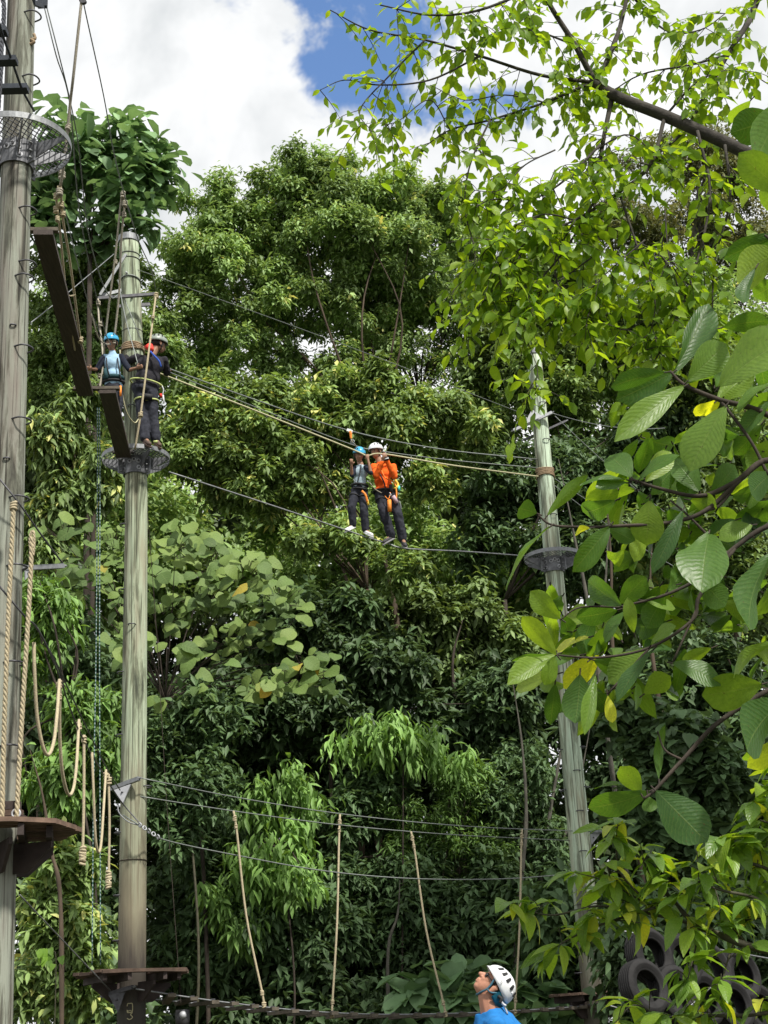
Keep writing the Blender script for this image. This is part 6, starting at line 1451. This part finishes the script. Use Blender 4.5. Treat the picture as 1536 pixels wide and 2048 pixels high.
# base x,y -> tip x,y, width in pixels, depth offset, tilt of the blade towards the viewer
BL = [(1330, 745, 1207, 765, 52, -.1, .5), (1345, 745, 1252, 800, 72, .1, .8), (1345, 750, 1432, 600, 52, .15, .9), (1370, 772, 1238, 856, 58, -.2, -.9), (1335, 765, 1262, 818, 56, .2, .7), (1375, 762, 1460, 682, 74, -.1, .8), (1438, 775, 1568, 640, 125, -.3, -.8), (1435, 800, 1500, 742, 60, .2, .7),
      (1452, 812, 1368, 928, 98, -.3, -.7), (1445, 655, 1532, 632, 48, .3, .6), (1565, 498, 1450, 562, 95, 0, .8), (1512, 535, 1460, 622, 28, -.1, .2), (1560, 470, 1440, 515, 55, .1, .5), (1575, 200, 1488, 345, 110, 0, .7), (1560, 235, 1470, 262, 82, .2, .7), (1575, 390, 1478, 308, 75, -.1, .8), (1545, 765, 1472, 792, 46, -.1, -.6), (1545, 800, 1478, 864, 34, 0, -.6), (1560, 780, 1500, 830, 60, .3, .7),
      (1074, 1027, 1026, 1009, 48, -.1, .9), (1094, 1032, 1166, 948, 30, 0, .6), (1254, 960, 1164, 946, 40, -.1, -.5), (1254, 966, 1192, 968, 42, 0, -.7), (1264, 955, 1218, 900, 62, .1, -.8), (1278, 960, 1332, 893, 40, -.1, -.7), (1290, 964, 1350, 898, 48, .1, .8), (1100, 1054, 986, 1142, 32, -.2, -.3), (1220, 1052, 1150, 1142, 58, -.1, .8), (1215, 1055, 1268, 1082, 36, .1, .8), (1180, 1056, 1135, 1058, 22, 0, .5),
      (1300, 1000, 1290, 1090, 74, -.1, -.8), (1366, 1020, 1314, 1132, 38, -.1, -.6), (1418, 1066, 1398, 1168, 108, -.3, -.7), (1472, 1040, 1398, 1062, 44, .1, -.7), (1505, 1050, 1446, 1058, 52, 0, -.8), (1545, 945, 1488, 992, 64, 0, .9), (1545, 1105, 1438, 1258, 72, -.2, .6), (1570, 1140, 1518, 1235, 64, 0, .7), (1300, 990, 1360, 930, 55, .2, .8), (1400, 985, 1350, 905, 60, .2, .8), (1420, 990, 1480, 930, 60, .2, .8), (1380, 1000, 1440, 1010, 50, .1, .7),
      (1244, 1212, 1168, 1160, 60, -.1, .8), (1238, 1208, 1292, 1150, 52, .1, .7), (1268, 1266, 1254, 1208, 30, -.1, .9), (1114, 1311, 1044, 1228, 46, -.2, .9), (1122, 1238, 1058, 1190, 48, .1, .7), (1112, 1310, 1014, 1357, 40, -.1, -.7), (1114, 1308, 1020, 1332, 30, .1, .5), (1250, 1222, 1198, 1266, 36, -.1, -.5), (1236, 1220, 1150, 1242, 52, .1, .7), (1302, 1290, 1334, 1242, 42, -.1, -.7), (1300, 1296, 1212, 1362, 62, 0, -.8), (1306, 1300, 1222, 1388, 36, -.2, -.4),
      (1345, 1326, 1442, 1340, 66, -.1, -.7), (1288, 1388, 1338, 1348, 52, .1, .8), (1160, 1348, 1155, 1447, 76, 0, .8), (1192, 1350, 1168, 1462, 30, -.1, -.3), (1215, 1390, 1222, 1444, 26, 0, .6), (1545, 1285, 1422, 1330, 48, -.1, .5), (1525, 1368, 1408, 1398, 90, -.1, .9), (1570, 1400, 1448, 1490, 115, -.2, .7), (1560, 1480, 1498, 1540, 66, 0, .7), (1310, 1580, 1412, 1682, 96, -.1, .9), (1300, 1582, 1178, 1638, 62, 0, .7), (1282, 1588, 1243, 1528, 52, .1, .7), (1318, 1560, 1314, 1458, 30, 0, .6), (1296, 1592, 1302, 1625, 36, .1, .7), (1260, 1572, 1186, 1560, 36, .2, -.4),
      (1190, 1230, 1150, 1300, 50, .2, .7), (1200, 1310, 1130, 1370, 55, .2, .7), (1330, 1190, 1290, 1250, 55, .2, .7), (1330, 1190, 1380, 1130, 50, .2, .7), (1400, 1155, 1345, 1120, 60, .3, .7), (1400, 1160, 1455, 1210, 60, .2, .7), (1470, 1095, 1520, 1020, 60, .3, .8), (1520, 900, 1450, 870, 60, .3, .8), (1480, 870, 1400, 860, 50, .3, .7), (1440, 800, 1390, 840, 45, .3, .7), (1300, 1045, 1250, 1120, 45, .2, .7), (1540, 1000, 1480, 1060, 70, .3, .7), (1545, 880, 1500, 940, 60, .3, .8), (1110, 1312, 1090, 1370, 40, .2, .7), (1180, 1320, 1230, 1280, 40, .2, .6), (1560, 560, 1510, 600, 60, .2, .7), (1560, 690, 1510, 720, 55, .3, .7)]
for (x0, x1, y0, y1, n) in ((1230, 1545, 860, 1010, 24), (1280, 1550, 1010, 1200, 34), (1390, 1555, 1180, 1330, 14), (1100, 1340, 1170, 1400, 28), (1420, 1560, 700, 880, 14), (1500, 1560, 200, 420, 3), (1480, 1560, 1330, 1560, 5), (1070, 1300, 1160, 1420, 16), (1200, 1500, 880, 1180, 22), (1330, 1500, 1180, 1300, 8)):
    for q in range(n):
        xa, ya = rg.uniform(x0, x1), rg.uniform(y0, y1); an = rg.uniform(0, 6.28); ln = rg.uniform(42, 88)
        BL.append((xa, ya, xa + ln * math.cos(an) - 15, ya + ln * .8 * math.sin(an) + 12, ln * rg.uniform(.5, .68), rg.uniform(.2, .85), .7 if rg.random() < .6 else -.7))
for k, (x0, y0, x1, y1, w, dd, tl) in enumerate(BL):
    b = at(x0, y0, DB + dd * .5 + rg.uniform(-.05, .05)); e = at(x1, y1, DB + dd + rg.uniform(-.12, .12)); u = mpp(b)
    n = Vector((rg.uniform(-.35, .35), -1.0 * abs(tl), .45 if tl < 0 else -.55))
    if tl > 0: n = -n if rg.random() < .65 else n
    Lm = (e - b).length; put_leaf(bt, bmesh_[k % 5 if tl > 0 or k % 5 != 3 else 0], b, e, n, max(w * u * 1.0, Lm * .22), 'leaf')
    j0 = b + (b - e).normalized() * (12 * u)
    bb.tube([b + (e - b) * .02, j0], .0035, 5, cap=False)
bb.build('trunk', M['bark_dark'], bt, smooth=True)

# ------------------------------------------------------------------ bright shrub at the lower right
st_ = thing('bright_shrub', 'bright green shrub with drooping pointed leaves in the lower right corner', 'shrub', (at(1560, 1950, 7.6).x + .2, 7.6, 0))
sbm = MB(); rg = random.Random(44); DS = 7.6
smesh = [blade_mesh('shrub_leaf', prof_lance, 6, 2, LM['shrub'], -.2 - .12 * k, .22, .02, k, .15 * (k - 1)) for k in range(4)]
sb0 = Vector((st_.location.x, 7.6, -.1))
stw = [([(1620, 1920), (1500, 1893), (1430, 1866), (1390, 1848), (1340, 1795), (1300, 1745), (1285, 1715)], .022, .006), ([(1400, 1852), (1310, 1830), (1200, 1812), (1110, 1830), (1050, 1822)], .009, .003), ([(1320, 1812), (1230, 1840), (1170, 1862), (1115, 1892)], .008, .003), ([(1290, 1800), (1240, 1745), (1232, 1690), (1225, 1670)], .006, .003), ([(1280, 1800), (1210, 1762), (1150, 1745)], .005, .002),
       ([(1630, 1780), (1540, 1740), (1470, 1715), (1425, 1685)], .014, .004), ([(1630, 1680), (1550, 1640), (1500, 1610)], .012, .004), ([(1620, 1860), (1520, 1800), (1440, 1780), (1390, 1760)], .012, .004), ([(1630, 2010), (1500, 2030), (1400, 2032), (1330, 2040)], .012, .005), ([(1400, 1852), (1390, 1900), (1375, 1960)], .006, .003), ([(1470, 1880), (1450, 1940), (1440, 2000)], .006, .003), ([(1340, 1795), (1400, 1760), (1440, 1740)], .006, .003), ([(1330, 2040), (1270, 2010), (1230, 2046)], .005, .003), ([(1640, 1820), (1560, 1830), (1490, 1840)], .01, .004), ([(1640, 1600), (1570, 1570), (1520, 1575)], .01, .004), ([(1640, 1690), (1560, 1700), (1510, 1690), (1480, 1670)], .01, .004), ([(1640, 1750), (1560, 1770), (1500, 1765)], .01, .004), ([(1640, 1640), (1560, 1650), (1520, 1640)], .01, .004), ([(1500, 1893), (1460, 1850), (1450, 1810)], .007, .003)]
for k in range(5):
    e = at(1625, (1620, 1720, 1800, 1900, 2010)[k], DS); sbm.tube(smooth_path([sb0, sb0.lerp(e, .5) + Vector((.15, .1, 0)), e], 6), [.03 - .014 * q / 12 for q in range(13)], 8)
sl_ = []
for pts, r0, r1 in stw:
    dd = rg.uniform(-.25, .25); P = [at(x, y, DS + dd * k / len(pts)) for k, (x, y) in enumerate(pts)]; S = smooth_path(P, 6); sbm.tube(S, [r0 + (r1 - r0) * k / (len(S) - 1) for k in range(len(S))], 7); sl_.append(S)
    Lt = sum((S[k + 1] - S[k]).length for k in range(len(S) - 1))
    for q in range(int(Lt / .075)):
        p = S[rg.randrange(len(S) // 4, len(S))]; e = p + Vector((rg.uniform(-.6, .5), rg.uniform(-.6, .4), rg.uniform(-.15, .7))).normalized() * rg.uniform(.06, .17); tw = [p, p.lerp(e, .5) + Vector((0, 0, .01)), e]; sbm.tube(tw, .0026, 5, cap=False); sl_.append(tw)
nl = 0
for S in sl_:
    short = len(S) == 3; e = S[-1]; d0 = (S[-1] - S[-2]).normalized()
    for q in range(rg.randint(3, 6) if short else 6):
        az = rg.uniform(0, 6.28); L = rg.uniform(.09, .19); d = (Vector((math.cos(az), math.sin(az) * .8, rg.uniform(-1.0, .25))) + d0 * .35).normalized()
        b = e + d * .008 - d0 * rg.uniform(0, .03); put_leaf(st_, smesh[rg.randrange(4)], b, b + d * L, (rg.uniform(-.4, .4), rg.uniform(-.6, .2), 1), L * rg.uniform(.36, .46)); nl += 1
print('shrub leaves', nl)
sbm.build('stem', M['stem_green'], st_, smooth=True)

# small orange-red blossom at the right edge
fl = thing('red_blossom', 'small orange-red blossom at the right edge among the big leaves', 'flower', at(1527, 690, 11)); rg = random.Random(5)
pm_ = blade_mesh('petal', prof_round, 4, 1, M['red_gear'], .2, .3, .03, 2)
for q in range(9):
    c = at(1527 + rg.uniform(-10, 12), 690 + rg.uniform(-8, 8), 11); d = Vector((rg.uniform(-1, 1), rg.uniform(-1, .2), rg.uniform(-.5, 1))).normalized(); put_leaf(fl, pm_, c, c + d * .05, (0, -1, .5), .035, 'petal')
MB().tube([at(1527, 690, 11), at(1620, 760, 11.2)], .01, 6).build('stem', M['stem_green'], fl)
